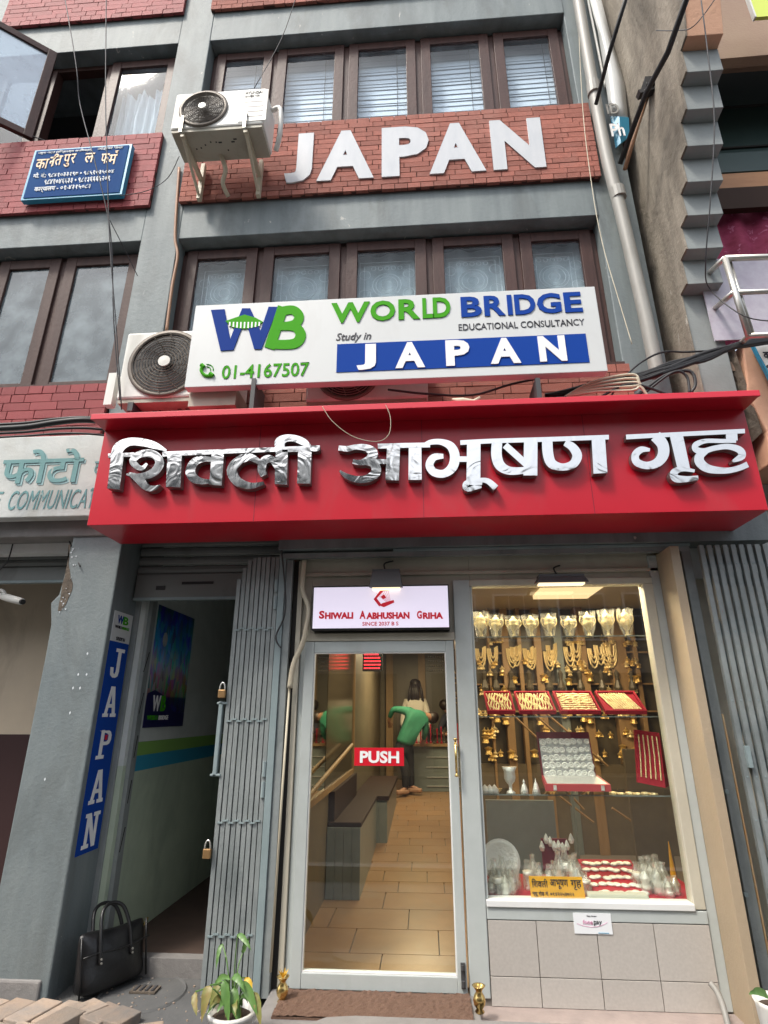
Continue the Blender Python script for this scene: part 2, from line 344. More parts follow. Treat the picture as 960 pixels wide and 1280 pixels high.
def copy_tree(o, parent=None):
    c = o.copy(); COL.objects.link(c)
    if parent is not None: c.parent = parent
    for ch in list(o.children): copy_tree(ch, c)
    return c
XZ = lambda y: ((0, y, 0), (1, 0, 0), (0, 0, 1), (0, -1, 0))       # facing the street
YZ = lambda x: ((x, 0, 0), (0, 1, 0), (0, 0, 1), (1, 0, 0))        # facing +x
def text(body, box, fr, m, name, parent=None, depth=.004, bold=0.0, shear=0.0, keep=False, xgap=1.0, mside=None):
    """lettering fitted to the rectangle box=(u0,u1,v0,v1) of the frame fr=(O,U,V,N)"""
    cu = bpy.data.curves.new(name, 'FONT'); cu.body = body; cu.size = 1; cu.offset = bold; cu.shear = shear; cu.resolution_u = 3; cu.space_character = xgap
    cu.extrude = .05
    to = bpy.data.objects.new(name, cu); COL.objects.link(to)
    dg = bpy.context.evaluated_depsgraph_get(); me = bpy.data.meshes.new_from_object(to.evaluated_get(dg))
    bpy.data.objects.remove(to); bpy.data.curves.remove(cu)
    xs = [v.co.x for v in me.vertices]; ys = [v.co.y for v in me.vertices]
    if not xs: return None
    x0, x1, y0, y1 = min(xs), max(xs), min(ys), max(ys)
    # overlapping glyphs step forward a hair so that their faces never coincide
    par = list(range(len(me.vertices)))
    def find(i):
        while par[i] != i: par[i] = par[par[i]]; i = par[i]
        return i
    for e in me.edges:
        a_, b_ = find(e.vertices[0]), find(e.vertices[1])
        if a_ != b_: par[a_] = b_
    isl_ = {}; rk = [isl_.setdefault(find(i), len(isl_)) for i in range(len(me.vertices))]
    O, U, V, N = (Vector(q) for q in fr); u0, u1, v0, v1 = box
    for v in me.vertices:
        a = (v.co.x - x0) / (x1 - x0) * (u1 - u0) + u0; b = (v.co.y - y0) / (y1 - y0) * (v1 - v0) + v0
        c = depth * (v.co.z + .05) / .1 + (.0004 * (rk[v.index] % 7) if v.co.z > 0 else 0)
        v.co = O + U * a + V * b + N * c
    me.materials.clear(); me.materials.append(m)
    if mside:
        me.materials.append(mside); me.update()
        for p in me.polygons:
            if abs(p.normal.dot(N)) < .5: p.material_index = 1
    o = bpy.data.objects.new(name, me); COL.objects.link(o); attach(o, parent); return o
def pxbox(x0, y0, x1, y1, y):
    a = at(x0, y0, y); b = at(x1, y1, y); return (a.x, b.x, b.z, a.z)

# ================================================================== SETTING
kind(B(-60, 60, -60, 3.55, -.06, 0).build('road_ground', M['ground']), 'structure')
kind(B(-60, 60, 3.55, 16, -.05, .012).build('pavement', M['ground']), 'structure')
kind(B(-60, 60, -5.8, 1.2, -.05, .006).build('road', M['road']), 'structure')
kind(B(-60, 60, 1.2, 1.35, -.05, .13).build('kerb', M['step']), 'structure')

# ================================================================== MAIN BUILDING
BL = thing('building', 'grey painted building with red brick panels and brown wooden windows above the jewellery shop', 'building', (0, 4, 0))
FY = 3.81
def bp(name, mb, m, **k): return mb.build(name, M[m], BL, **k)
# pillars, beams
bp('pillar', B(-2.49, -2.14, FY, 4.4, 3.0, 11), 'grey', bevel=.008)
bp('pillar', B(1.60, 1.93, FY + .02, 4.4, 3.0, 11), 'grey', bevel=.008)
bp('pillar', B(-5.2, -4.6, FY, 4.4, 3.0, 11), 'grey', bevel=.008)
for z0, z1 in ((5.67, 6.10), (8.42, 8.90), (3.0, 3.36)):
    bp('beam', B(-4.6, -2.49, FY + .003, 4.5, z0, z1), 'grey', bevel=.006)
    bp('beam', B(-2.14, 1.60, FY + .003, 4.5, z0, z1), 'grey', bevel=.006)
# wall cores behind the brick, rooms behind the windows
bp('inner_wall', B(-4.6, -2.49, 3.90, 4.05, 3.36, 4.19), 'grey'); bp('inner_wall', B(-2.14, 1.6, 3.90, 4.05, 3.36, 4.19), 'grey')
bp('inner_wall', B(-4.6, -2.49, 3.90, 4.05, 6.10, 6.94), 'grey'); bp('inner_wall', B(-2.14, 1.6, 3.90, 4.05, 6.10, 6.94), 'grey')
bp('inner_wall', B(-4.6, -2.49, 3.90, 4.05, 8.90, 11), 'grey'); bp('inner_wall', B(-2.14, 1.6, 3.90, 4.05, 8.90, 11), 'grey')
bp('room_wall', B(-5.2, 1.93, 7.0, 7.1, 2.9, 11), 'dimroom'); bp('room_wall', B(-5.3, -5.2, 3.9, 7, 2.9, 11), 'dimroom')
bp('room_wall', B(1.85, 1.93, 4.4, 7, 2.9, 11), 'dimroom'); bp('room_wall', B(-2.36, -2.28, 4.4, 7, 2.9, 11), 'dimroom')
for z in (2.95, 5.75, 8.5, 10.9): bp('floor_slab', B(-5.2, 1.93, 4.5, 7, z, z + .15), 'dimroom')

# ---- brick panels
bricks = []
def brick_panel(x0, x1, z0, z1, yf, mname, rows_z, end_overhang=True):
    back = MB().box(x0 + .004, x1 - .004, yf + .014, 3.90, z0 + .004, z1 - .004).build('brick_panel', M['mortar'], BL)
    n = max(1, round((z1 - z0) / rows_z)); h = (z1 - z0) / n
    for r in range(n):
        a = z0 + r * h; head = (r == 0 or r == n - 1)
        x = x0
        if not head and r % 2: first = .06
        else: first = None
        while x < x1 - .012:
            w = .118 if head else (first or (.232 if random.random() < .72 else .117)); first = None
            xe = min(x + w, x1)
            if x1 - xe < .03: xe = x1
            bricks.append((x + .003, xe - .003, a + .003, a + h - .003, yf + random.uniform(-.0018, .0018), back, mname)); x = xe
brick_panel(-2.17, 1.665, 6.065, 7.0, 3.765, 'brickR', .0623)
brick_panel(-4.6, -2.45, 6.045, 7.0, 3.765, 'brickL', .0735)
brick_panel(-4.6, -2.50, 3.37, 4.14, 3.775, 'brickL', .076)
brick_panel(-2.13, 1.63, 3.37, 4.14, 3.785, 'brickR', .076)
brick_panel(-2.17, 1.63, 8.87, 9.4, 3.77, 'brickR', .066)
brick_panel(-4.6, -2.48, 8.87, 9.4, 3.77, 'brickL', .073)
unit = {}
for q in ('brickR', 'brickL'):
    unit[q] = []
    for k in range(4):
        mb = B(-.5, .5, 0, .03, -.5, .5); mb.v = [(x + random.uniform(-.006, .006), y, z + random.uniform(-.03, .03)) for x, y, z in mb.v]
        o = mb.build('brick', M[q]); unit[q].append(o.data); bpy.data.objects.remove(o)
bricks.sort(key=lambda b: (Vector(((b[0] + b[1]) / 2, b[4], (b[2] + b[3]) / 2 - CAMZ)).length) + (9 if (b[0] < -3.95 or (b[3] < 3.62 and b[0] > -2.5)) else 0))
rest = {}
for i, (x0, x1, z0, z1, y, par, mn) in enumerate(bricks):
    if i < 300:
        o = bpy.data.objects.new('brick', random.choice(unit[mn])); COL.objects.link(o); o.parent = par
        o.location = ((x0 + x1) / 2, y, (z0 + z1) / 2); o.scale = (x1 - x0, 1, z1 - z0); o.rotation_euler = (0, random.uniform(-.006, .006), 0)
    else:
        j = lambda: random.uniform(-.002, .002)
        mb = rest.setdefault(par.name, (MB(), par, mn))[0]; k = len(mb.v); mb.box(x0, x1, y, y + .03, z0, z1)
        mb.v[k:] = [(p[0] + j(), p[1], p[2] + j()) for p in mb.v[k:]]
for nm, (mb, par, mn) in rest.items():
    kind(mb.build('brick_courses', M[mn], par), 'stuff')

# ---- windows
def sash_mb(x0, x1, z0, z1, y, w=.085, d=.045, M4=None):
    s = MB()
    s.box(x0, x0 + w, y, y + d, z0, z1, M4); s.box(x1 - w, x1, y, y + d, z0, z1, M4)
    s.box(x0 + w, x1 - w, y + .002, y + d, z1 - w, z1, M4); s.box(x0 + w, x1 - w, y + .002, y + d, z0, z0 + w, M4)
    return s
def window(x0, x1, z0, z1, y, divs, wood, gl, sashw=.085, skip=()):
    fr = MB(); t = .06
    fr.box(x0, x1, y + .03, y + .12, z1 - t, z1); fr.box(x0, x1, y + .03, y + .12, z0, z0 + t)
    xs = [x0] + [d for d in divs] + [x1]
    for k, d in enumerate(xs):
        a, b = (d - .03, d + .03) if 0 < k < len(xs) - 1 else ((d, d + .05) if k == 0 else (d - .05, d))
        fr.box(a, b, y + .012, y + .12, z0 + t, z1 - t)
    w = fr.build('window', M[wood], BL, bevel=.004)
    for k in range(len(xs) - 1):
        if k in skip: continue
        a, b = xs[k] + (.05 if k == 0 else .028), xs[k + 1] - (.05 if k == len(xs) - 2 else .028)
        s = sash_mb(a, b, z0 + t * .6, z1 - t * .6, y - .012, sashw).build('sash', M[wood], w, bevel=.004)
        MB().box(a + sashw - .01, b - sashw + .01, y + .012, y + .016, z0 + t * .6 + sashw - .01, z1 - t * .6 - sashw + .01).build('pane', M[gl], w)
    return w
WY = 3.94
# upper middle: five sashes  (divisions measured between the panes)
ud = [at(px, 80, WY).x for px in (344, 433, 523, 616)]
window(-2.14, 1.60, 7.0, 8.42, WY, ud, 'wood', 'glassu', .10)
ld = [at(px, 330, WY).x for px in (325, 429, 537, 648)]
window(-2.14, 1.60, 4.14, 5.67, WY, ld, 'wood', 'glassu', .10)
window(-4.6, -2.49, 4.14, 5.67, WY, [-3.93, -3.28], 'woodL', 'glassl', .10)
window(-4.6, -2.49, 7.0, 8.42, WY, [-3.95, -3.30], 'wood', 'glassu', .10, skip=(1,))
for x0, x1, z0, z1 in ((-2.16, 1.62, 6.99, 7.02), (-4.6, -2.47, 6.99, 7.02), (-4.6, -2.49, 4.135, 4.16), (-2.14, 1.6, 4.135, 4.16)):
    bp('sill', B(x0, x1, 3.79, 3.96, z0, z1), 'wood')
# the open casement, swung out over the street
F1 = atz(72, 68, 8.36); hx, hy = -4.55, 3.93
ang = math.atan2(F1.y - hy, F1.x - hx); ln = math.hypot(F1.x - hx, F1.y - hy)
F0 = atz(0, 28, 8.36); ang = math.atan2(F1.y - F0.y, F1.x - F0.x)
ln = .62; ox, oy = F1.x - ln * math.cos(ang), F1.y - ln * math.sin(ang)
oc = thing('open_window_sash', 'open brown window sash swung out over the law firm board', 'window sash', (ox, oy, 7.05))
T4 = Matrix.Translation((ox, oy, 0)) @ Matrix.Rotation(ang, 4, 'Z')
sash_mb(0, ln, 7.06, 8.36, -.02, .08, .05, T4).build('sash_frame', M['wood'], oc, bevel=.004)
MB().box(.07, ln - .07, .0, .005, 7.12, 8.30, T4).build('pane', M['glasso'], oc)
MB().tube([T4 @ Vector((ln * .6, .02, 7.08)), Vector((F1.x + .3, 3.95, 7.1))], .006, 6).build('stay_rod', M['wire'], oc)
# blinds, curtains
bl = thing('window_blind', 'white horizontal slat blinds behind the upper windows over the brick wall letters', 'blind', (-.3, 4.2, 7.0))
MB().box(-2.05, 1.55, 4.10, 4.105, 6.95, 8.45).build('backing', M['blindb'], bl)
k = 0; z = 7.06
while z < 8.4:
    h = random.choice((.035, .05, .07, .09)); mb = MB()
    xs = [-2.05 + i * .225 for i in range(17)]; w = random.uniform(-.006, .006)
    vs = []; 
    for x in xs:
        dz = .007 * math.sin(x * 2.1 + z * 3) + w
        vs += [(x, 4.084, z + dz), (x, 4.092, z + h * .94 + dz)]
    mb.add(vs, [(2 * i, 2 * i + 2, 2 * i + 3, 2 * i + 1) for i in range(16)]); mb.build('slat', M['blind'], bl); z += h; k += 1
mb = MB()
for i in range(5): mb.tube([(-1.7 + i * .78, 4.07, 7.02), (-1.7 + i * .78, 4.07, 8.4)], .003, 4)
mb.build('cord', M['wire'], bl)
nc = thing('net_curtain', 'pale net curtain with lace scrolls behind the lower windows above the white sign', 'curtain', (-.3, 4.2, 4.15))
mb = MB(); n = 120
vs = []
for i in range(n + 1):
    x = -2.08 + i * 3.64 / n; y = 4.09 + .016 * math.sin(i * .9) + .01 * math.sin(i * .37)
    vs += [(x, y, 4.2), (x, y, 5.62)]
mb.add(vs, [(2 * i, 2 * i + 2, 2 * i + 3, 2 * i + 1) for i in range(n)]); mb.build('fabric', M['net'], nc, smooth=True)
dv = [-2.1] + ld + [1.56]
for i in range(5):
    a, b = dv[i] + .14, dv[i + 1] - .14; cx = (a + b) / 2; w = (b - a) / 2; mb = MB(); y = 4.05
    def ln_(p, r=.0032): mb.tube([(q[0], y, q[1]) for q in p], r, 4)
    def arc(x, z, r, a0=0, a1=360, sx=1): ln_([(x + sx * r * math.cos(R(t)), z + r * math.sin(R(t))) for t in range(a0, a1 + 1, 20)])
    ln_([(a, 4.7), (a, 5.5), (b, 5.5), (b, 4.7)]); ln_([(a + .04, 4.7), (a + .04, 5.46), (b - .04, 5.46), (b - .04, 4.7)])
    arc(cx, 5.24, .13); arc(cx, 5.24, .1); arc(cx, 5.24, .05)
    for s in (-1, 1):
        arc(cx + s * .2, 5.36, .05); arc(cx + s * .2, 5.14, .055); arc(cx + s * .07, 5.01, .06, 0, 360, .7); arc(cx + s * .14, 5.0, .03)
    for t in range(5): arc(cx - .12 + t * .06, 5.43, .02)
    mb.build('lace_scroll', M['lace'], nc)
cu = thing('curtain', 'gathered white curtain behind the closed pane beside the open sash', 'curtain', (-2.9, 4.2, 7.0))
mb = MB(); vs = []; n = 60
for i in range(n + 1):
    x = -3.22 + i * .62 / n; y = 4.12 + .028 * math.sin(i * .95) + .015 * math.sin(i * .41)
    vs += [(x + .0, y, 7.05), (x + .03 * math.sin(i * .2), y + .02 * math.sin(i * .5), 7.7), (x, y, 8.12 + .05 * math.sin(i * .35))]
mb.add(vs, [(3 * i + j, 3 * i + 3 + j, 3 * i + 4 + j, 3 * i + 1 + j) for i in range(n) for j in (0, 1)]); mb.build('fabric', M['curtain'], cu, smooth=True)

# ================================================================== BIG WALL LETTERS  J A P A N
PY = 3.752
lets = [('J', (354, 168, 392, 233), 'white letter J, leftmost of the wall letters above the air conditioner sign'),
        ('A', (395, 163, 467, 229), 'white letter A on the brick wall right after the letter J'),
        ('P', (477, 157, 537, 224), 'white letter P in the middle of the brick wall word'),
        ('A', (537, 152, 608, 219), 'white letter A on the brick wall between P and N'),
        ('N', (614, 147, 684, 214), 'white letter N at the right end of the brick wall word')]
for ch, (a, b, c, d), lb in lets:
    x0, x1 = at(a, (b + d) / 2, PY).x, at(c, (b + d) / 2, PY).x
    if ch == 'J': x0 = at(354, 230, PY).x; x1 = at(391, 190, PY).x
    if ch == 'A': x0 = at(a, d, PY).x; x1 = at(c, d - 5, PY).x
    if ch == 'N': x0 = at(617, 212, PY).x; x1 = at(683, 208, PY).x
    if ch == 'P': x0 = at(477, 222, PY).x; x1 = at(536, 180, PY).x
    cx = (x0 + x1) / 2
    o = text(ch, (x0, x1, 6.20, 6.83), XZ(3.766), M['chalk'], 'wall_letter', None, .014, .05)
    tag(o, {'J': 'white letter J, first of the word on the brick wall'}.get(ch, lb), 'letter', 'white letters on the brick wall')

# ================================================================== AIR CONDITIONERS
def air_con(x0, x1, y0, y1, z0, z1, label, fanx, fr, brackets=True, tilt=0):
    t = thing('air_conditioner', label, 'air conditioner', ((x0 + x1) / 2, y1, z0), 'outdoor air conditioner units')
    B(x0, x1, y0, y1, z0 + .03, z1).build('casing', M['acw'], t, bevel=.018)
    u = B(x0 + .012, x1 - .012, y0 + .012, y1 - .012, z0, z0 + .03)
    for k in range(7):
        xx = x0 + .08 + (x1 - x0 - .16) * random.random(); yy = y0 + .08 + (y1 - y0 - .16) * random.random()
    ub = u.build('base_tray', M['acu'], t)
    mb = MB()
    for k in range(9):
        xx = x0 + .15 + (x1 - x0 - .4) * (k / 9) + random.uniform(0, .03); yy = y0 + .12 + random.uniform(-.03, .09)
        mb.box(xx, xx + random.choice((.012, .03)), yy, yy + .012, z0 - .002, z0 + .004)
    kind(mb.build('drain_slots', M['black'], ub), 'stuff')
    zc = (z0 + .03 + z1) / 2
    ring = MB(); ring.lathe([(fr + .02, 0), (fr + .022, .012), (fr, .016), (fr - .012, .012), (fr - .012, -.001), (fr + .02, -.001)], (0, 0, 0), 40)
    T = Matrix.Translation((fanx, y0, zc)) @ Matrix.Rotation(R(90), 4, 'X')
    ring.v = [tuple(T @ Vector(v)) for v in ring.v]; ring.build('fan_ring', M['bronze'], t, smooth=True)
    dk = MB().lathe([(fr - .005, 0), (fr - .005, .002)], (0, 0, 0), 36); dk.v = [tuple(T @ Vector(v)) for v in dk.v]; dk.build('fan_recess', M['black'], t)
    g = MB(); q = fr * .16
    while q < fr - .01:
        pts = [T @ Vector((q * math.cos(a * math.pi / 18), q * math.sin(a * math.pi / 18), .02 + .012 * (1 - q / fr))) for a in range(37)]
        g.tube(pts, .0035 if int(q * 1000) % 3 else .005, 4); q += fr * .085
    for k in range(12):
        a = k * math.pi / 6
        g.tube([T @ Vector((s * fr * math.cos(a + .5 * s), s * fr * math.sin(a + .5 * s), .02)) for s in (.15, .4, .7, .98)], .0035, 4)
    g.build('fan_grille', M['bronze'], t)
    hb = MB().lathe([(fr * .18, .028), (fr * .17, .036), (0.001, .038)], (0, 0, 0), 20); hb.v = [tuple(T @ Vector(v)) for v in hb.v]; hb.build('fan_hub', M['acw'], t)
    return t
ac = air_con(-2.06, -1.25, 3.26, 3.56, 6.27, 6.74, 'white air conditioner unit on brackets left of the white wall letters', -1.79, .195)
lab = B(-1.47, -1.23, 3.255, 3.26, 6.33, 6.71).build('service_panel', M['acw'], ac)
text('HYUNDAI', (-1.43, -1.28, 6.66, 6.695), XZ(3.255), M['ink'], 'brand_text', lab, .001, .01)
text('INVERTER', (-1.43, -1.30, 6.62, 6.645), XZ(3.255), M['ink'], 'small_text', lab, .001)
for zz in (6.56, 6.50, 6.44, 6.38): B(-1.43, -1.26, 3.254, 3.255, zz, zz + .006).build('printed_line', M['ink'], lab)
for bx in (-1.97, -1.42):
    B(bx, bx + .035, 3.28, 3.70, 6.235, 6.268).build('bracket', M['conduit'], ac)
    MB().tube([(bx + .018, 3.30, 6.24), (bx + .018, 3.70, 6.06)], .014, 6).build('bracket', M['conduit'], ac)
    MB().box(bx + .005, bx + .03, 3.235, 3.255, 6.23, 6.42).build('bracket', M['steel'], ac)
    B(bx, bx + .035, 3.70, 3.745, 6.02, 6.45).build('bracket', M['conduit'], ac)
MB().tube(catmull([(-1.24, 3.42, 6.68), (-1.16, 3.40, 6.66), (-1.15, 3.42, 6.40), (-1.20, 3.5, 6.28)]), .022, 8).build('line_set', M['acw'], ac, smooth=True)
MB().tube(catmull([(-1.7, 3.5, 6.29), (-1.66, 3.55, 6.16), (-1.7, 3.62, 6.08), (-1.68, 3.72, 6.04)]), .02, 8).build('line_set', M['conduit'], ac, smooth=True)
ac2 = air_con(-2.20, -1.33, 3.42, 3.74, 3.73, 4.34, 'white air conditioner unit with large dark fan, left end behind the white sign', -1.86, .265)
B(-2.30, -2.24, 3.44, 3.5, 3.73, 4.0).build('valve_cover', M['acw'], ac2)
B(-1.62, -1.28, 3.36, 3.6, 3.64, 3.78).build('side_cover', M['acu'], ac2)
for bx in (-2.1, -1.5): B(bx, bx + .04, 3.42, 3.80, 3.66, 3.73).build('bracket', M['wire'], ac2)
a, b = at(382, 486, 3.5), at(535, 486, 3.5)
ac3 = air_con(a.x, b.x, 3.5, 3.78, 3.70, 4.2, 'white air conditioner unit mostly hidden behind the middle of the white sign', a.x + .31, .22)

# ================================================================== DOWNPIPE, COPPER LINE, SCAFFOLD POLES
pp = thing('downpipe', 'grey plastic downpipe running down beside the brick wall letters', 'pipe', (1.85, 3.72, 3.4))
pts = [at(px, py, 3.70) for px, py in ((716, -40), (738, 90), (757, 190), (776, 265), (795, 345), (812, 420), (822, 470))]
MB().tube(catmull(pts), .052, 14).build('pipe', M['pipe'], pp, smooth=True)
MB().tube([at(741, 105, 3.69), at(743, 118, 3.69)], .06, 14).build('coupling', M['pipe'], pp); MB().tube([at(771, 236, 3.69), at(774, 248, 3.69)], .06, 14).build('coupling', M['pipe'], pp)
o = MB().tube(catmull([at(px, py, 3.78) for px, py in ((731, -20), (745, 50), (757, 110))]), .012, 8).build('thin_pipe', M['acw'], smooth=True, loc=at(752, 70, 3.78)); tag(o, 'thin white pipe beside the thick grey downpipe near the top', 'pipe')
o = MB().tube(catmull([at(px, py, 3.79) for px, py in ((224, 210), (220, 270), (219, 300), (222, 320), (215, 360), (208, 415))]), .013, 6).build('copper_line', M['copper'], smooth=True, loc=at(220, 300, 3.79)); tag(o, 'thin brown line running down the pillar edge to the air conditioner', 'pipe')
for pts, lb, r in ((((868, -30), (835, 65), (808, 115), (775, 205)), 'dark rusty pole leaning up over the concrete wall, longest one', .022), (((800, -60), (762, 65), (745, 130)), 'short dark pole at the top beside the torn banner', .016)):
    ys = (2.45, 2.85, 3.2, 3.62)
    o = MB().tube([at(p[0], p[1], y) for p, y in zip(pts, ys)], r, 8).build('leaning_pole', M['cable'], smooth=True, loc=at(pts[-1][0], pts[-1][1], 3.6)); tag(o, lb, 'pole')
o = MB().tube([at(812, 112, 3.42), at(796, 160, 3.55), at(781, 212, 3.70)], .018, 6).build('leaning_pole', M['copper'], smooth=True, loc=at(781, 212, 3.7)); tag(o, 'brown pole clamped beneath the long dark pole', 'pole')
o = MB().box(-.09, .09, -.03, .03, -.02, .02, Matrix.Translation(at(810, 115, 3.38)) @ Matrix.Rotation(R(-18), 4, 'Y')).box(-.04, .04, -.05, .05, .0, .09, Matrix.Translation(at(812, 112, 3.38))).build('pole_clamp', M['cable'], loc=at(810, 115, 3.38)); tag(o, 'dark clamp where the leaning poles cross', 'clamp')
# torn banner rolled beside the pipe
bn = thing('torn_banner', 'torn white and blue banner wedged between downpipe and concrete wall', 'banner', at(772, 150, 3.85))
mb = MB(); L = [((735, -10), (748, -10)), ((748, 40), (766, 60)), ((755, 85), (780, 105)), ((760, 125), (783, 138)), ((763, 146), (784, 150))]
vs = []
for i, (p, q) in enumerate(L): vs += [at(p[0], p[1], 3.77), at((p[0] + q[0]) / 2, (p[1] + q[1]) / 2, 3.73), at(q[0], q[1], 3.78)]
mb.add(vs, [(3 * i + j, 3 * i + 1 + j, 3 * i + 4 + j, 3 * i + 3 + j) for i in range(len(L) - 1) for j in (0, 1)]); o = mb.build('sheet', M['signw'], bn, smooth=True); o.modifiers.new('s', 'SOLIDIFY').thickness = .01
mb = MB(); vs = [at(763, 146, 3.765), at(774, 147, 3.725), at(785, 148, 3.775), at(770, 186, 3.77), at(776, 180, 3.74), at(786, 172, 3.78)]
mb.add(vs, [(0, 1, 4, 3), (1, 2, 5, 4)]); o = mb.build('blue_part', M['teal'], bn); o.modifiers.new('s', 'SOLIDIFY').thickness = .01
c0 = at(764, 168, 3.715); text('Ph', (c0.x, c0.x + .12, c0.z - .03, c0.z + .13), XZ(3.715), M['pw'], 'lettering', bn, .003, .02)
c0 = at(760, 140, 3.715); text('ID', (c0.x - .01, c0.x + .1, c0.z - .03, c0.z + .1), XZ(3.715), M['pipe'], 'lettering', bn, .003, .02)

# ================================================================== LAW FIRM BOARD
y = 3.70
a, b, c, d = at(44, 187, y), at(165, 181, y), at(152, 243, y), at(26, 250, y)
x0, x1, z0, z1 = (a.x + d.x) / 2, (b.x + c.x) / 2, (c.z + d.z) / 2, (a.z + b.z) / 2
lf = thing('law_firm_board', 'blue board with cream Devanagari lettering on the crimson brick wall', 'sign', ((x0 + x1) / 2, y, z0))
W = x1 - x0; H = z1 - z0
B(x0, x1, y, y + .05, z0, z1).build('board', M['teal'], lf)
B(x0 + .025, x1 - .025, y - .006, y + .01, z0 + .02, z1 - .02).build('face', M['lawblue'], lf)
fr = XZ(y - .006)
# arched name, glyph group by glyph group
arch = ['का', 'ि', 'न्', 'त', 'पु', 'र', ' ', 'ल', ' ', 'फ', 'र्म']
parts = [('का', .06, .19), ('न', .195, .24), ('ि', .225, .29), ('त', .25, .32), ('पु', .335, .405), ('र', .41, .455), ('ल', .55, .645), ('फ', .72, .80), ('म', .80, .88)]
for g, u0, u1 in parts:
    um = (u0 + u1) / 2; lift = .10 * (1 - ((um - .48) / .42) ** 2); hh = .20
    extra = .05 if g in ('ि',) else 0; low = .06 if g == 'पु' else 0
    ob = text(g, (x0 + u0 * W, x0 + u1 * W, z0 + H * (.56 + lift - low), z0 + H * (.56 + lift + hh + extra)), fr, M['cream'], 'letter', lf, .004, .014)
text('र', (x0 + .85 * W, x0 + .885 * W, z0 + H * .80, z0 + H * .86), fr, M['cream'], 'letter', lf, .006, .03)
for s, u0, u1, v0, v1 in (('यमुना शर्मा (विश्वकर्मा अधिवक्ता)', .05, .60, .885, .945), ('उपत्यका शाखा', .66, .92, .885, .945), ('मो. नं.: ९८४१०३३१९७ • ९८५१०३५००४', .07, .88, .40, .51), ('९८४१०४६६३३ • ९८१३६६६५२०९', .20, .86, .255, .36), ('कार्यालय - ०१-४३१५०८३', .12, .68, .11, .22)):
    text(s, (x0 + u0 * W, x0 + u1 * W, z0 + v0 * H, z0 + v1 * H), fr, M['pale'], 'lettering', lf, .004, .02)

# ================================================================== WHITE SIGN  (WORLD BRIDGE)
y = 3.28
a, b, c, d = at(242, 382, y), at(746, 358, y), at(757, 462, y), at(233, 486, y)
x0, x1, z0, z1 = (a.x + d.x) / 2, (b.x + c.x) / 2, (c.z + d.z) / 2, (a.z + b.z) / 2
wb = thing('consultancy_sign', 'white rectangular consultancy sign with blue and green lettering above the red fascia', 'sign', ((x0 + x1) / 2, y, z0))
B(x0, x1, y, y + .07, z0, z1).build('sign_box', M['signw'], wb, bevel=.004)
fr = XZ(y); W, H = x1 - x0, z1 - z0
def wbox(px0, px1, py0, py1):      # reading the sign in the photograph's own upright slope
    def u(px, py): return (at(px, py, y).x)
    pm = (py0 + py1) / 2; pc = (px0 + px1) / 2
    return (u(px0, pm), u(px1, pm), at(pc, py1, y).z, at(pc, py0, y).z)
B(at(421, 448, y).x, at(735, 440, y).x, y - .004, y + .01, (at(421, 467, y).z + at(734, 452, y).z) / 2, (at(421, 431, y).z + at(733, 417, y).z) / 2).build('blue_band', M['blue'], wb)
def T(s, bx, m, nm='letter', dp=.006, bold=.03, fr_=None, **k): return text(s, bx, fr_ or fr, M[m], nm, wb, dp, bold, **k)
for ch, p in (('W', (414, 463)), ('O', (463, 495)), ('R', (498, 526)), ('L', (528, 543)), ('D', (541, 564))):
    px0, px1 = p; s = -.055
    pm = (px0 + px1) / 2; T(ch, wbox(px0, px1 - 1, 379 + (pm - 430) * s, 404 + (pm - 430) * s), 'green')
for ch, p in (('B', (576, 602)), ('R', (605, 631)), ('I', (634, 640)), ('D', (643, 669)), ('G', (671, 701)), ('E', (705, 727))):
    px0, px1 = p; s = -.045
    pm = (px0 + px1) / 2; T(ch, wbox(px0, px1, 372 + (pm - 576) * s, 397 + (pm - 576) * s), 'blue')
T('EDUCATIONAL CONSULTANCY', wbox(573, 731, 402, 410), 'ink', 'lettering', .002, .004)
T('Study in', wbox(420, 464, 416, 428), 'ink', 'lettering', .002, .01, shear=.25)
fb = XZ(y - .004)
for ch, p in (('J', (446, 470)), ('A', (494, 531)), ('P', (557, 587)), ('A', (612, 650)), ('N', (673, 707))):
    px0, px1 = p; pm = (px0 + px1) / 2; s = -.045
    T(ch, wbox(px0, px1, 431 + (pm - 458) * s, 463 + (pm - 458) * s), 'pw', bold=.045, fr_=fb)
T('01-4167507', wbox(278, 386, 455, 472), 'green', 'lettering', .003, .012)
# telephone emblem
q = at(258, 464, y); mb = MB(); mb.tube(catmull([(q.x - .03, y - .004, q.z + .045), (q.x - .035, y - .004, q.z + .0), (q.x + .0, y - .004, q.z - .04), (q.x + .05, y - .004, q.z - .045)]), .012, 6, rr=None)
mb.tube([(q.x - .04, y - .005, q.z + .05), (q.x - .018, y - .005, q.z + .03)], .016, 6); mb.tube([(q.x + .03, y - .005, q.z - .025), (q.x + .055, y - .005, q.z - .045)], .016, 6)
for r in (.03, .05): mb.tube([(q.x + .0 + r * math.cos(R(t)), y - .003, q.z + .005 + r * math.sin(R(t))) for t in range(-5, 96, 20)], .0035, 4)
mb.build('phone_emblem', M['green'], wb)
# W B emblem
def P(px, py): p = at(px, py, y); return (p.x, p.z)
def poly(pp, m, nm, d=.006, off=0.0):
    return MB().prism([P(*p) for p in pp], (0, y - off, 0), (1, 0, 0), (0, 0, 1), (0, -1, 0), d).build(nm, M[m], wb)
poly([(264, 388), (281, 387), (288, 425), (283, 438), (276, 439)], 'navy', 'letter_stroke')
poly([(283, 438), (297, 401), (303, 386), (312, 386), (292, 438), (276, 439)], 'navy', 'letter_stroke', .0066)
poly([(303, 386), (313, 386), (328, 418), (325, 437), (318, 437)], 'navy', 'letter_stroke', .0063)
poly([(325, 437), (318, 437), (336, 384), (348, 384), (327, 437)], 'navy', 'letter_stroke', .0057)
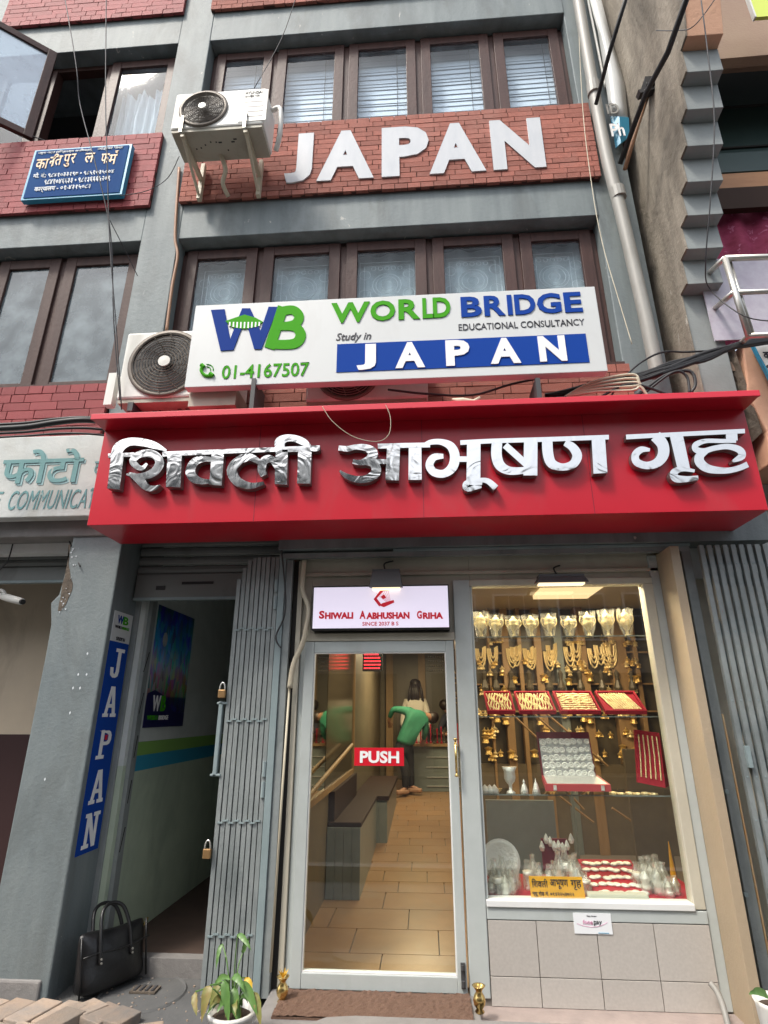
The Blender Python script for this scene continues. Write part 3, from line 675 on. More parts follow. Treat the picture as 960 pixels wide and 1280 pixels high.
# B as a pierced outline: stem bar + two bowls
def ribbon(pts, ws, m, nm, d, off=0.0, plane=y):
    pts = catmull([(p[0], p[1], w) for p, w in zip(pts, ws)], 5); Lf = []; Rt = []
    for i, p in enumerate(pts):
        q = pts[min(i + 1, len(pts) - 1)] - pts[max(i - 1, 0)]; t = Vector((q.x, q.y)); t.normalize(); nx, ny = -t.y, t.x; w = p.z / 2
        Lf.append((p.x + nx * w, p.y + ny * w)); Rt.append((p.x - nx * w, p.y - ny * w))
    return Lf, Rt
def ribbon_mb(mb, pts, ws, d, off, plane):
    Lf, Rt = ribbon(pts, ws, None, None, d); n = len(Lf); vs = []
    for k in range(n):
        for p in (Lf[k], Rt[k]):
            w = at(p[0], p[1], plane); vs += [(w.x, plane - off - d, w.z), (w.x, plane - off, w.z)]
    mb.cur = 0; base = len(mb.v)
    f0 = [(4 * k, 4 * k + 2, 4 * k + 6, 4 * k + 4) for k in range(n - 1)]
    f1 = [(4 * k + 1, 4 * k + 5, 4 * k + 7, 4 * k + 3) for k in range(n - 1)] + [(4 * k, 4 * k + 4, 4 * k + 5, 4 * k + 1) for k in range(n - 1)] + [(4 * k + 2, 4 * k + 3, 4 * k + 7, 4 * k + 6) for k in range(n - 1)] + [(0, 1, 3, 2), (4 * n - 4, 4 * n - 2, 4 * n - 1, 4 * n - 3)]
    mb.add(vs, f0); mb.cur = 1; mb.f += [tuple(i + base for i in f) for f in f1]; mb.mi += [1] * len(f1); mb.cur = 0
mb = MB()
for pts, ws in (([(354, 384), (337, 436)], [13, 13]), ([(350, 390), (366, 388), (374, 396), (368, 406), (350, 408)], [11, 11, 12, 11, 9]), ([(348, 409), (368, 409), (376, 419), (368, 430), (340, 431)], [9, 11, 13, 12, 11])):
    ribbon_mb(mb, pts, ws, .006 + .0003 * len(mb.v) / 50, 0, y)
mb.build('letter', [M['green'], M['green']], wb)
poly([(282, 402), (291, 399), (306, 394), (320, 398), (329, 403), (322, 409), (306, 412), (291, 410)], 'green', 'bridge_emblem', .008)
for k in range(9):
    xx = 287 + k * 4.6; hh = 3.2 + 4.6 * (1 - ((k - 4) / 5) ** 2)
    poly([(xx, 403.5), (xx + 1.8, 403.5), (xx + 1.4, 403.5 + hh), (xx - .4, 403.5 + hh)], 'pw', 'emblem_bar', .0095)
for px in (318, 672):
    q = at(px, 485, 3.3); B(q.x - .015, q.x + .015, 3.27, 3.5, 3.537, q.z + .06).build('support_leg', M['wire'], wb)

# ================================================================== RED FASCIA
fs = thing('shop_fascia', 'long red box fascia carrying the shop name in mirror steel letters', 'sign', (0, 3.42, 2.8))
mb = B(-2.235, 2.155, 3.42, 3.86, 2.79, 3.50); mb.build('fascia_box', M['red'], fs, bevel=.003)
B(-2.235, 2.165, 3.262, 3.44, 3.50, 3.512).build('flange', M['red'], fs)
B(-2.24, 2.17, 3.245, 3.262, 3.497, 3.54).build('flange_lip', M['redlip'], fs, bevel=.003)
B(-2.235, 2.165, 3.262, 3.86, 3.513, 3.535).build('flange_top', M['redlip'], fs)
for xx in (-1.1, .02, 1.1): B(xx, xx + .003, 3.4185, 3.421, 2.79, 3.50).build('panel_seam', M['case'], fs)
LY = 3.415
def A(u, v): return (100 + u / 4, 540 + v / 4)
def Bq(u, v): return (320 + u / 4, 530 + v / 4)
def Cq(u, v): return (530 + u / 3.84, 530 + v / 3.84)
def Dq(u, v): return (740 + u / 4.364, 530 + v / 4.364)
def glyph(strokes, lb=None, d=.05):
    mb = MB(); dd = d
    for f, pts, ws, s in strokes:
        q = [f(*p) for p in pts]; ribbon_mb(mb, q, [w / s for w in ws], dd, 0.0, LY); dd += .0006
    o = mb.build('steel_letter', [M['chrome'], M['chromeside']], fs); return o
glyph([(A, [(207, 120), (186, 299)], [62, 62], 4), (A, [(196, 150), (212, 96), (262, 66), (330, 68), (392, 84), (448, 108)], [50, 54, 40, 38, 34, 8], 4), (A, [(160, 134), (290, 128)], [20, 20], 4),
       (A, [(352, 172), (328, 196), (298, 184), (282, 158), (312, 130), (362, 122), (400, 138), (414, 172), (388, 214), (330, 236), (250, 226)], [12, 22, 30, 34, 34, 38, 40, 44, 42, 32, 8], 4),
       (A, [(262, 222), (312, 250), (346, 288), (384, 296), (418, 280)], [14, 44, 34, 26, 6], 4), (A, [(490, 118), (482, 290)], [70, 72], 4)])
glyph([(A, [(428, 126), (700, 114), (960, 104), (1206, 94)], [24, 22, 22, 22], 4), (A, [(702, 116), (690, 280)], [60, 62], 4),
       (A, [(690, 156), (636, 150), (590, 164), (566, 208), (584, 246), (632, 262), (690, 258)], [20, 28, 40, 48, 44, 28, 14], 4)])
U = lambda u, v: (110 + u / 2.233, 480 + v / 2.233)
glyph([(U, [(538, 250), (520, 220), (498, 222), (490, 246), (496, 264)], [14, 20, 22, 22, 18], 2.233), (U, [(496, 236), (462, 214), (428, 222), (408, 250), (424, 280), (460, 292), (496, 284)], [10, 20, 24, 28, 26, 18, 8], 2.233), (U, [(546, 192), (543, 288)], [33, 34], 2.233)])
glyph([(Bq, [(252, 138), (246, 312)], [66, 66], 4), (Bq, [(132, 150), (128, 110), (158, 88), (205, 90), (248, 108), (284, 132)], [40, 52, 36, 34, 34, 8], 4), (Bq, [(140, 146), (322, 142)], [22, 20], 4)])
glyph([(Bq, [(418, 136), (462, 140), (500, 132), (550, 134), (588, 158), (574, 190), (530, 208), (488, 202)], [24, 28, 26, 34, 46, 44, 28, 22], 4), (Bq, [(540, 204), (590, 214), (604, 252), (570, 284), (512, 292), (456, 274), (424, 248)], [26, 40, 48, 40, 34, 26, 8], 4),
       (Bq, [(590, 204), (670, 204)], [24, 22], 4), (Bq, [(612, 128), (745, 124), (870, 122)], [24, 24, 24], 4), (Bq, [(690, 122), (683, 296)], [64, 66], 4)])
glyph([(Bq, [(796, 122), (796, 294)], [62, 66], 4)], d=.0504)
glyph([(Cq, [(0, 118), (30, 104), (80, 102), (126, 122), (146, 166), (136, 220), (96, 252), (48, 246), (26, 212), (46, 176), (92, 170)], [16, 24, 28, 40, 46, 46, 38, 38, 38, 34, 22], 3.84), (Cq, [(130, 184), (220, 184)], [26, 26], 3.84),
       (Cq, [(172, 106), (330, 98), (600, 90), (876, 80)], [22, 22, 22, 22], 3.84), (Cq, [(236, 104), (234, 300)], [64, 66], 3.84), (Cq, [(276, 300), (238, 296), (204, 304), (210, 322), (272, 316)], [14, 26, 38, 34, 10], 3.84), (Cq, [(246, 284), (300, 288), (340, 322)], [16, 26, 32], 3.84)])
glyph([(Cq, [(346, 106), (344, 168), (362, 216), (410, 240), (490, 236)], [50, 50, 48, 38, 30], 3.84), (Cq, [(506, 96), (504, 262)], [64, 66], 3.84), (Cq, [(384, 118), (486, 210)], [32, 32], 3.84)], d=.0508)
glyph([(Cq, [(584, 96), (588, 160), (606, 206), (656, 222), (706, 208), (726, 168), (704, 128), (668, 106)], [50, 50, 46, 34, 40, 46, 40, 30], 3.84), (Cq, [(826, 88), (836, 252)], [64, 66], 3.84)], d=.051)
glyph([(Dq, [(172, 90), (400, 78), (812, 58)], [26, 24, 24], 4.364), (Dq, [(330, 84), (368, 130), (372, 184), (340, 228), (284, 244), (230, 226), (222, 186), (254, 158), (300, 160)], [64, 62, 60, 50, 40, 42, 40, 34, 16], 4.364), (Dq, [(440, 72), (484, 270)], [70, 66], 4.364),
       (Dq, [(560, 310), (496, 318), (440, 314), (428, 284), (470, 264), (540, 274)], [24, 32, 42, 40, 26, 16], 4.364)])
glyph([(Dq, [(740, 74), (742, 110)], [62, 62], 4.364), (Dq, [(764, 112), (690, 112), (600, 112), (548, 132), (548, 158), (590, 166), (650, 150), (720, 142), (782, 160), (794, 194), (744, 222)], [20, 22, 24, 32, 34, 30, 28, 30, 38, 40, 14], 4.364),
       (Dq, [(620, 158), (572, 188), (568, 226), (616, 262), (710, 272), (780, 258), (826, 238)], [20, 46, 52, 44, 32, 30, 32], 4.364)])
# curled loose wire hanging on the fascia
o = MB().tube(catmull([at(px, py, 3.24) for px, py in ((403, 508), (415, 526), (440, 545), (470, 552), (486, 543), (488, 522), (482, 506))], 4), .0022, 4).build('loose_wire', M['conduit'], loc=(-.3, 3.24, 3.3)); tag(o, 'thin pale wire drooping in a loop over the middle of the red fascia', 'wire')
o = MB().tube([at(565, 499, 3.3), at(578, 501, 3.3), at(592, 503, 3.3), at(600, 497, 3.3)], .02, 6, rr=[.006, .022, .02, .01]).build('rag_scrap', M['conduit'], smooth=True, loc=at(580, 500, 3.3)); tag(o, 'small scrap lying on the top edge of the red fascia', 'scrap')

# ================================================================== CABLES
def cable(pts, r, lb, m='cable', name='cable', k=5, group=None):
    P3 = [at(*p) for p in pts]
    o = MB().tube(catmull(P3, k), r, 6).build(name, M[m], smooth=True, loc=P3[0]); tag(o, lb, 'cable', group); return o
for i in range(14):
    j = lambda s=6: random.uniform(-s, s)
    cable([(690 + j(10), 494, 3.5), (740 + j(), 484 + j(), 3.45), (800 + j(), 471 + j(5), 3.42), (840 + j(), 459 + j(5), 3.4), (880, 446 + j(), 3.42), (925, 430 + j(3), 3.45), (985, 420 + j(4), 3.5)], random.choice((.009, .012, .015)), 'one black cable in the bundle over the right end of the fascia', group='black cables bundled above the right end of the fascia')
cable([(790, 500, 3.4), (830, 470, 3.38), (862, 464, 3.36), (869, 482, 3.36), (858, 496, 3.38)], .011, 'black cable looping down at the right end of the bundle')
cable([(800, 496, 3.4), (840, 466, 3.36), (858, 470, 3.36), (862, 492, 3.36)], .009, 'smaller black cable loop inside the large loop')
cable([(760, 500, 3.4), (790, 462, 3.4), (825, 441, 3.4), (860, 440, 3.42), (915, 436, 3.5), (990, 425, 3.6)], .007, 'thin black cable arching above the bundle')
cable([(745, 500, 3.4), (790, 480, 3.38), (850, 500, 3.38)], .009, 'black cable sagging below the bundle tie')
for i in range(5): cable([(700 + i * 3, 500 - i, 3.45), (740, 478 + 3 * i, 3.4), (790, 468 + 5 * i, 3.38), (800, 480 + i, 3.38), (812, 500, 3.4)], .009, 'dusty tan cable curving at the left part of the bundle', 'conduit', group='dusty tan cables over the fascia')
cable([(485, 487, 3.42), (530, 492, 3.4), (590, 494, 3.4), (640, 480, 3.38), (690, 470, 3.4)], .008, 'brown cable running below the white sign')
o = B(at(692, 480, 3.4).x, at(706, 480, 3.4).x, 3.38, 3.46, 3.54, 3.63).build('junction_block', M['black'], bevel=.008, loc=at(700, 485, 3.4)); tag(o, 'small black junction block under the right part of the white sign', 'junction box')
for i, (py, r) in enumerate(((534, .022), (529, .012), (540, .01), (545, .008))):
    cable([(-30, py + 3, 3.5), (30, py, 3.5), (70, py - 6 + i, 3.5), (105, py - 9 + 2 * i, 3.52), (140, py - 6 + 2 * i, 3.6)], r, ('thick twisted black cable over the whitewashed sign' if i == 0 else 'thin black cable beneath the thick twisted one'), group=None if i == 0 else 'thin cables over the whitewashed sign')
for pts, lb in ((((78, -20, 3.0), (95, 80, 3.0), (100, 130, 3.1), (118, 200, 3.1), (138, 290, 3.2), (142, 400, 3.3), (150, 500, 3.4)), 'dark wire hanging down past the open window sash'),
                (((133, -20, 3.0), (132, 120, 3.05), (134, 200, 3.1), (137, 300, 3.2), (146, 420, 3.3), (152, 512, 3.4)), 'dark wire hanging straight across the law firm board'),
                (((150, 245, 3.6), (185, 238, 3.6), (210, 222, 3.5), (224, 195, 3.4)), 'thin wire looping from the board to the upper air conditioner'),
                (((372, -10, 3.4), (352, 48, 3.5), (318, 110, 3.5)), 'short thin wire slanting to the upper air conditioner'),
                (((137, 275, 3.3), (155, 310, 3.5), (172, 345, 3.7)), 'short thin wire at the left pillar corner'),
                (((875, -10, 2.6), (884, 60, 2.65), (893, 150, 2.75), (888, 250, 2.9), (882, 330, 3.1), (888, 362, 3.3), (930, 395, 3.2), (975, 402, 3.2)), 'long thin wire hanging in front of the stepped grey fins'),
                (((722, 0, 3.7), (728, 130, 3.7), (738, 220, 3.7), (752, 300, 3.7), (775, 380, 3.65), (790, 430, 3.6)), 'thin pale wire running down the right edge of the grey building'),
                (((900, -10, 2.6), (868, 32, 2.7), (845, 38, 2.8), (820, 38, 2.9)), 'thin wire at the peach block on top of the fins')):
    cable(pts, .0042 if 'hanging' in lb else .0035, lb, 'conduit' if 'pale' in lb else 'wire', 'wire')

# ================================================================== GROUND-FLOOR COLUMN AND POSTER
CX = -2.235
col = thing('corner_column', 'grey painted concrete column carrying the vertical blue study poster', 'column', (-2.42, 3.9, 0))
mb = MB()
pl = [(-2.66, 0), (CX, 0), (CX, 3.0), (-2.62, 3.0), (-2.635, 2.62), (-2.65, 2.42), (-2.70, 2.36), (-2.665, 2.2), (-2.66, 2.0)]
mb.prism(pl, (0, 3.88, 0), (1, 0, 0), (0, 0, 1), (0, 1, 0), .36); mb.build('shaft', M['greylo'], col, bevel=.01)
B(-2.70, -2.28, 3.862, 4.1, 0, .13).build('plinth', M['step'], col, bevel=.012)
B(CX - .02, CX + .035, 4.22, 4.27, .02, 2.9).build('edge_strip', M['gate'], col, bevel=.006)
random.seed(5)
mb = MB()
pr = [(-2.638 + random.uniform(0, .008), 2.80 - i * .05) for i in range(11)] + [(-2.60 + .045 * math.sin(i * .5) + random.uniform(-.012, .012), 2.30 + i * .05) for i in range(11)]
MB().prism(pr, (0, 3.879, 0), (1, 0, 0), (0, 0, 1), (0, -1, 0), .0015).build('exposed_render', M['rubble'], col)
for k in range(26):
    z = 2.78 - .5 * random.random() ** 1.2; x = -2.625 + random.random() * .06; s = random.uniform(.004, .013)
    mb.add([(x, 3.877, z), (x + s * 1.4, 3.872, z + s * .2), (x + s, 3.876, z - s * .9)], [(0, 1, 2)])
for x, z in ((-2.40, 1.86), (-2.34, 1.86), (-2.42, 1.77), (-2.37, 1.77), (-2.41, 1.61), (-2.5, 1.2), (-2.36, 2.0)):
    mb.add([(x, 3.8795, z), (x + .010, 3.8775, z + .008), (x + .014, 3.8778, z - .004), (x + .006, 3.879, z - .014)], [(0, 1, 2, 3)])
mb.build('paint_chips', M['pale'], col)
ps = thing('vertical_poster', 'tall narrow blue poster reading JAPAN downward with a white logo panel on top', 'poster', (CX, 3.95, .74))
p0, p1 = 3.93, 4.195; PX = CX + .004
zt, zb = 2.31, .745; zw = 2.095
MB().box(CX, PX, p0, p1, zb, zw).build('blue_sheet', M['blue'], ps); MB().box(CX, PX + .001, p0, p1, zw, zt).build('white_panel', M['signw'], ps)
fr = YZ(PX + .001)
def slab(ch, u0, u1, v0, v1):
    """slab-serif capital as bars"""
    mb = MB(); O, U, V, N = fr; w = u1 - u0; h = v1 - v0; t = .26 * w; s = .13 * h
    def q(p, d=.003): mb.prism([(u0 + a * w, v0 + b * h) for a, b in p], O, U, V, N, d + .0002 * len(mb.f) / 6)
    if ch == 'J':
        q([(.5, .22), (.74, .22), (.74, .9), (.5, .9)]); q([(.3, .88), (.98, .88), (.98, 1), (.3, 1)]); q([(.04, .34), (.26, .34), (.30, .16), (.42, .10), (.5, .22), (.74, .22), (.68, .06), (.5, 0), (.3, 0), (.1, .08)][:10])
    if ch == 'A':
        q([(.1, .1), (.3, .1), (.52, .86), (.5, 1), (.36, 1)]); q([(.7, .1), (.92, .1), (.66, 1), (.44, 1), (.46, .9)]); q([(.26, .3), (.76, .3), (.73, .42), (.3, .42)])
        q([(0, 0), (.4, 0), (.4, .11), (0, .11)]); q([(.58, 0), (1, 0), (1, .11), (.58, .11)])
    if ch == 'P':
        q([(.16, .1), (.38, .1), (.38, .9), (.16, .9)]); q([(.02, .88), (.7, .88), (.84, .84), (.94, .74), (.7, .74), (.62, .78), (.02, .78 + .1)]); q([(.94, .74), (.94, .58), (.72, .58), (.72, .74)])
        q([(.94, .58), (.84, .46), (.68, .42), (.38, .42), (.38, .53), (.62, .53), (.72, .58)]); q([(0, 0), (.56, 0), (.56, .11), (0, .11)])
    if ch == 'N':
        q([(.12, .1), (.3, .1), (.3, 1), (.12, 1)]); q([(.7, .0), (.88, .0), (.88, .9), (.7, .9)]); q([(.12, 1), (.36, 1), (.88, .0), (.66, .0)]); q([(0, 0), (.44, 0), (.44, .11), (0, .11)]); q([(.56, .89), (1, .89), (1, 1), (.56, 1)]); q([(0, .89), (.2, .89), (.2, 1), (0, 1)])
    mb.build('letter', M['pw'], ps)
zz = [2.055 - i * .262 for i in range(5)]
for ch, z in zip('JAPAN', (2.05, 1.785, 1.515, 1.24, .98)): slab(ch, p0 + .05, p1 - .045, z - .205, z)
MB().box(PX + .001, PX + .006, 4.06, 4.085, 1.43, 1.462).build('red_dot', M['pushred'], ps)
text('W', (p0 + .05, p0 + .135, 2.225, 2.285), fr, M['navy'], 'letter', ps, .002, .03); text('B', (p0 + .13, p1 - .06, 2.225, 2.285), fr, M['green'], 'letter', ps, .002, .03)
text('WORLD', (p0 + .03, p0 + .13, 2.19, 2.21), fr, M['ink'], 'letter', ps, .002, .01); text('BRIDGE', (p0 + .135, p1 - .03, 2.19, 2.21), fr, M['green'], 'letter', ps, .002, .01)
text('STUDY IN', (p0 + .07, p1 - .07, 2.105, 2.13), fr, M['ink'], 'letter', ps, .002, .01)

# ================================================================== PASSAGE
pw = thing('passage_wall', 'mint green passage wall with green and blue stripes left of the folded gate', 'wall', (-2.15, 5, 0))
B(-2.30, -2.15, 4.36, 9.0, .0, 1.30).build('dado', M['mint'], pw)
# sloping stripes follow the stair behind
def band(z0a, z0b, z1a, z1b, m, nm, x=-2.15, t=.15):
    MB().add([(x - t, 4.36, z0a), (x - t, 4.36, z1a), (x - t, 9.0, z1b), (x - t, 9.0, z0b), (x, 4.36, z0a), (x, 4.36, z1a), (x, 9.0, z1b), (x, 9.0, z0b)], [(4, 5, 6, 7), (0, 3, 2, 1), (0, 1, 5, 4), (3, 7, 6, 2), (0, 4, 7, 3), (1, 2, 6, 5)]).build(nm, M[m], pw)
band(1.2, 1.2, 1.305, 1.305, 'stb', 'blue_stripe', -2.148, .14); band(1.306, 1.306, 1.40, 1.40, 'stg', 'green_stripe', -2.148, .14); band(1.401, 1.401, 2.95, 2.95, 'palew', 'upper_wall')
B(-2.24, -2.13, 4.285, 4.36, .0, 2.9).build('shutter_rail', M['gate'], pw)
B(-2.28, -2.16, 4.24, 4.285, .02, 1.25).build('wall_end', M['mint'], pw); B(-2.28, -2.16, 4.24, 4.285, 1.25, 2.6).build('wall_end', M['palew'], pw)
mb = MB()
for k in range(5): mb.tube([(-2.13, 4.30 + .02 * math.sin(k), .7 + k * .3), (-2.128, 4.33, .85 + k * .3)], .004, 4)
mb.build('crack', M['void'], pw)
B(-1.08, -1.0, 4.1, 9.0, 0, 2.9).build('partition', M['palew'], pw)
B(-2.3, -1.0, 9.0, 9.1, 0, 2.9).build('back_wall', M['palew'], pw)
B(-2.4, -.95, 4.30, 9.1, 2.9, 2.95).build('ceiling', M['palew'], pw)
B(-1.66, -1.62, 6.2, 6.9, .1, 2.9).build('inner_partition', M['palew'], pw)
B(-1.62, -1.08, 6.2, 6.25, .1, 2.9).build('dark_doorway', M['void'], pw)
B(-1.60, -1.40, 5.2, 5.3, 2.25, 2.6).build('meter_box', M['black'], pw)
kind(B(-2.16, -1.0, 4.36, 9.0, -.02, .10).build('passage_floor', M['brownfl']), 'structure')
kind(B(-2.2, -1.08, 4.27, 4.358, -.02, .115).build('passage_step', M['step']), 'structure')
pp_ = thing('city_poster', 'dark navy poster of a city skyline with WB logo on the passage wall', 'poster', (-2.14, 4.7, 1.5))
a0, a1, b0, b1 = 4.42, 5.16, 1.50, 2.44; X = -2.145
def tile_mat():
    m = bpy.data.materials.new('city_photo_print'); m.use_nodes = True; n = m.node_tree.nodes; l = m.node_tree.links; b = n['Principled BSDF']
    tc = n.new('ShaderNodeTexCoord'); sx = n.new('ShaderNodeSeparateXYZ'); l.new(tc.outputs['Object'], sx.inputs[0])
    mr = n.new('ShaderNodeMapRange'); mr.inputs['From Min'].default_value = b0; mr.inputs['From Max'].default_value = b1; l.new(sx.outputs['Z'], mr.inputs[0])
    cr = n.new('ShaderNodeValToRGB'); e = cr.color_ramp.elements; e[0].position = .0; e[0].color = (.015, .018, .12, 1); e[1].position = .24; e[1].color = (.02, .03, .1, 1)
    for p, c in ((.26, (.16, .2, .14, 1)), (.42, (.34, .35, .33, 1)), (.52, (.30, .45, .6, 1)), (.66, (.05, .28, .62, 1)), (1.0, (.015, .03, .2, 1))):
        q = e.new(p); q.color = c
    l.new(mr.outputs[0], cr.inputs[0])
    v = n.new('ShaderNodeTexVoronoi'); v.inputs['Scale'].default_value = 16; mp = n.new('ShaderNodeMapping'); mp.inputs['Scale'].default_value = (1, 1.6, .7); l.new(tc.outputs['Object'], mp.inputs[0]); l.new(mp.outputs[0], v.inputs['Vector'])
    nz = n.new('ShaderNodeTexNoise'); nz.inputs['Scale'].default_value = 6; l.new(tc.outputs['Object'], nz.inputs['Vector'])
    mx = n.new('ShaderNodeMix'); mx.data_type = 'RGBA'; mx.blend_type = 'SOFT_LIGHT'; mx.inputs['Factor'].default_value = .9; l.new(cr.outputs[0], mx.inputs[6]); l.new(v.outputs['Color'], mx.inputs[7])
    l.new(mx.outputs[2], b.inputs['Base Color']); b.inputs['Roughness'].default_value = .35; return m
MB().box(X, X + .004, a0, a1, b0, b1).build('sheet', tile_mat(), pp_)
fp = YZ(X + .0045)
MB().prism([(a0, b0), (a1, b0), (a1, b0 + .1), (a0 + .5, b0 + .12), (a0 + .3, b0 + .24), (a0 + .12, b0 + .28), (a0, b0 + .25)], *fp, .001).build('swoosh', mat('deep_navy_print', (.01, .01, .07), .4), pp_)
fp = YZ(X + .0058)
text('W', (a0 + .1, a0 + .24, b0 + .12, b0 + .24), fp, M['pw'], 'letter', pp_, .002, .03); text('B', (a0 + .25, a0 + .34, b0 + .12, b0 + .24), fp, M['green'], 'letter', pp_, .002, .03)
text('WORLD', (a0 + .04, a0 + .22, b0 + .055, b0 + .09), fp, M['green'], 'letter', pp_, .002, .02); text('BRIDGE', (a0 + .24, a0 + .42, b0 + .055, b0 + .09), fp, M['pw'], 'letter', pp_, .002, .02)
mb = MB().prism([(a0 + .18 + .045 * math.cos(t * .7), 2.18 + .06 * math.sin(t * .7)) for t in range(9)], *YZ(X + .0048), .001); mb.build('cloud_print', M['padgrey'], pp_)

def shutter(name, label, x0, x1, y, z0, z1, zb, pitch=.075):
    t = thing(name, label, 'shutter', ((x0 + x1) / 2, y, z0))
    z = z1
    while z - pitch > z0:
        mb = MB(); pr = [(0, 0), (-.012, .012), (-.016, .035), (-.012, .058), (0, pitch - .006)]
        vs = [(x, y + p[0], z - pitch + p[1]) for x in (x0, x1) for p in pr]; mb.add(vs, [(i, i + 1, i + 6, i + 5) for i in range(4)]); o = mb.build('slat', M['shutter'], t); z -= pitch
    B(x0, x1, y - .02, y + .01, zb, z).build('bottom_plate', M['shutter'], t, bevel=.004)
    B(x0, x1, y - .03, y + .015, zb - .02, zb).build('bottom_rail', M['gatelt'], t)
    return t
sh = shutter('roller_shutter', 'grey roller shutter rolled up above the passage entrance', -2.22, -1.05, 4.16, 2.62, 3.0, 2.44)
B(-1.85, -1.6, 4.135, 4.14, 2.54, 2.56).build('slot', M['black'], sh); B(-2.05, -1.98, 4.135, 4.14, 2.5, 2.53).build('slot', M['black'], sh)
B(-2.24, -2.20, 4.27, 4.4, 2.4, 2.95).build('hood', M['grey'], sh)

# ================================================================== FOLDING GATES
def gate_bar(x, y, z0, z1, w=.026, d=.03, mname='gate'):
    return MB().box(x - w / 2, x + w / 2, y, y + .004, z0, z1).box(x - w / 2, x - w / 2 + .004, y + .004, y + d, z0, z1).box(x + w / 2 - .004, x + w / 2, y + .004, y + d, z0, z1)
gl = thing('folding_gate', 'grey collapsible steel gate folded between the passage and the glass door', 'gate', (-1.2, 3.95, 0))
for k in range(9):
    x = -1.325 + k * .0345; top = 2.68 - (.16 * ((3.2 - k) / 3.2) ** 2 if k < 3.2 else 0)
    gate_bar(x, 3.91 + .004 * (k % 2), .07, top, .027).build('bar', M['gate'], gl)
    gate_bar(x + .018, 3.945, .07, top - .02, .022).build('bar', M['gate'], gl)
for z in (.35, .95, 1.55, 2.15):
    mb = MB()
    for k in range(8): mb.box(-1.325 + k * .0345, -1.325 + (k + 1) * .0345, 3.904, 3.909, z + (.012 if k % 2 else 0), z + .01 + (.012 if k % 2 else 0))
    mb.build('lattice', M['gatelt'], gl)
hb = MB().box(-1.385, -1.358, 3.90, 3.94, 1.22, 1.68); hb.box(-1.40, -1.33, 3.90, 3.93, 1.66, 1.675).box(-1.40, -1.33, 3.90, 3.93, 1.22, 1.235); hb.build('lock_plate', M['gatelt'], gl, bevel=.004)
for z in (1.70, .76):
    p = thing('padlock', 'brass padlock hanging on the %s of the folded gate' % ('upper hasp' if z > 1.5 else 'lower left edge'), 'padlock', (-1.365, 3.89, z)); xx = -1.365
    B(xx - .025, xx + .025, 3.875, 3.9, z, z + .055).build('body', M['lockb'], p, bevel=.006)
    MB().tube([(xx + .018 * math.cos(R(t)), 3.888, z + .055 + .045 * math.sin(R(t))) for t in range(0, 181, 20)], .005, 6).build('shackle', M['steel'], p)
# posts of the shop opening
po = thing('gate_frame', 'grey steel frame posts and head channel around the jewellery shop opening', 'gate frame', (.4, 3.9, 0))
B(-1.03, -.985, 3.90, 3.935, .06, 2.68).build('post', M['gatelt'], po, bevel=.003)
B(-.983, -.935, 3.915, 3.96, .06, 2.66).build('post', M['gate'], po, bevel=.003)
B(-.93, -.90, 3.96, 4.0, .06, 2.66).build('post', M['void'], po)  # black strip in the gap beside the posts, its shade put into the colour
B(-1.03, 1.86, 3.885, 3.93, 2.665, 2.70).build('head_channel', M['gate'], po); B(-.2, 1.86, 3.87, 3.90, 2.70, 2.715).build('head_channel', M['gatelt'], po)
B(1.80, 1.862, 3.885, 3.93, .03, 2.665).build('post', M['gate'], po, bevel=.004); B(1.73, 1.797, 3.93, 3.99, .03, 2.66).build('post', M['void'], po)  # second box is the dark gap by the reveal, shade painted as black
B(1.864, 1.871, 3.88, 3.92, .03, 1.6).build('edge_strip', M['sunedge_garland'], po)  # thin strip paints the sunlit lower edge of the post in orange
for z in (2.3, 2.42, 1.1, 1.22): MB().tube([(-1.045, 3.905, z), (-1.045, 3.905, z + .09)], .013, 8).build('hinge', M['gatelt'], po)
for z in (.62, 1.15): B(1.79, 1.81, 3.87, 3.885, z, z + .02).build('hinge', M['gatelt'], po)
gr = thing('folding_gate', 'grey collapsible steel gate standing right of the shop window', 'gate', (2.1, 3.82, 0))
for k in range(12):
    x = 1.90 + k * .052
    gate_bar(x, 3.80, .05, 2.68, .030).build('bar', M['gate'], gr)
for z in (.1, .68, 1.25, 1.83, 2.4):
    mb = MB()
    for k in range(11):
        x0 = 1.90 + k * .052
        for s in (0, 1):
            a, b = ((x0, 3.836, z), (x0 + .052, 3.836, z + .42)) if s == 0 else ((x0 + .052, 3.842, z), (x0, 3.842, z + .42))
            b = (b[0], b[1], min(b[2], 2.66)); dx = .008
            mb.add([(a[0] - dx, a[1], a[2]), (a[0] + dx, a[1], a[2]), (b[0] + dx, b[1], b[2]), (b[0] - dx, b[1], b[2]), (a[0] - dx, a[1] + .003, a[2]), (a[0] + dx, a[1] + .003, a[2]), (b[0] + dx, b[1] + .003, b[2]), (b[0] - dx, b[1] + .003, b[2])], [(0, 1, 2, 3), (7, 6, 5, 4), (0, 4, 5, 1), (2, 6, 7, 3), (1, 5, 6, 2), (0, 3, 7, 4)])
    mb.build('lattice', M['gatelt'], gr)
mb = MB()
for k in range(12):
    for z in (.1, .55, 1.02, 1.25, 1.68, 2.1, 2.55): mb.tube([(1.90 + k * .052, 3.797, z), (1.90 + k * .052, 3.80, z)], .005, 6)
mb.build('rivets', M['gatelt'], gr)
B(1.91, 1.935, 3.775, 3.797, 1.30, 1.42).build('lock_plate', M['gatelt'], gr)

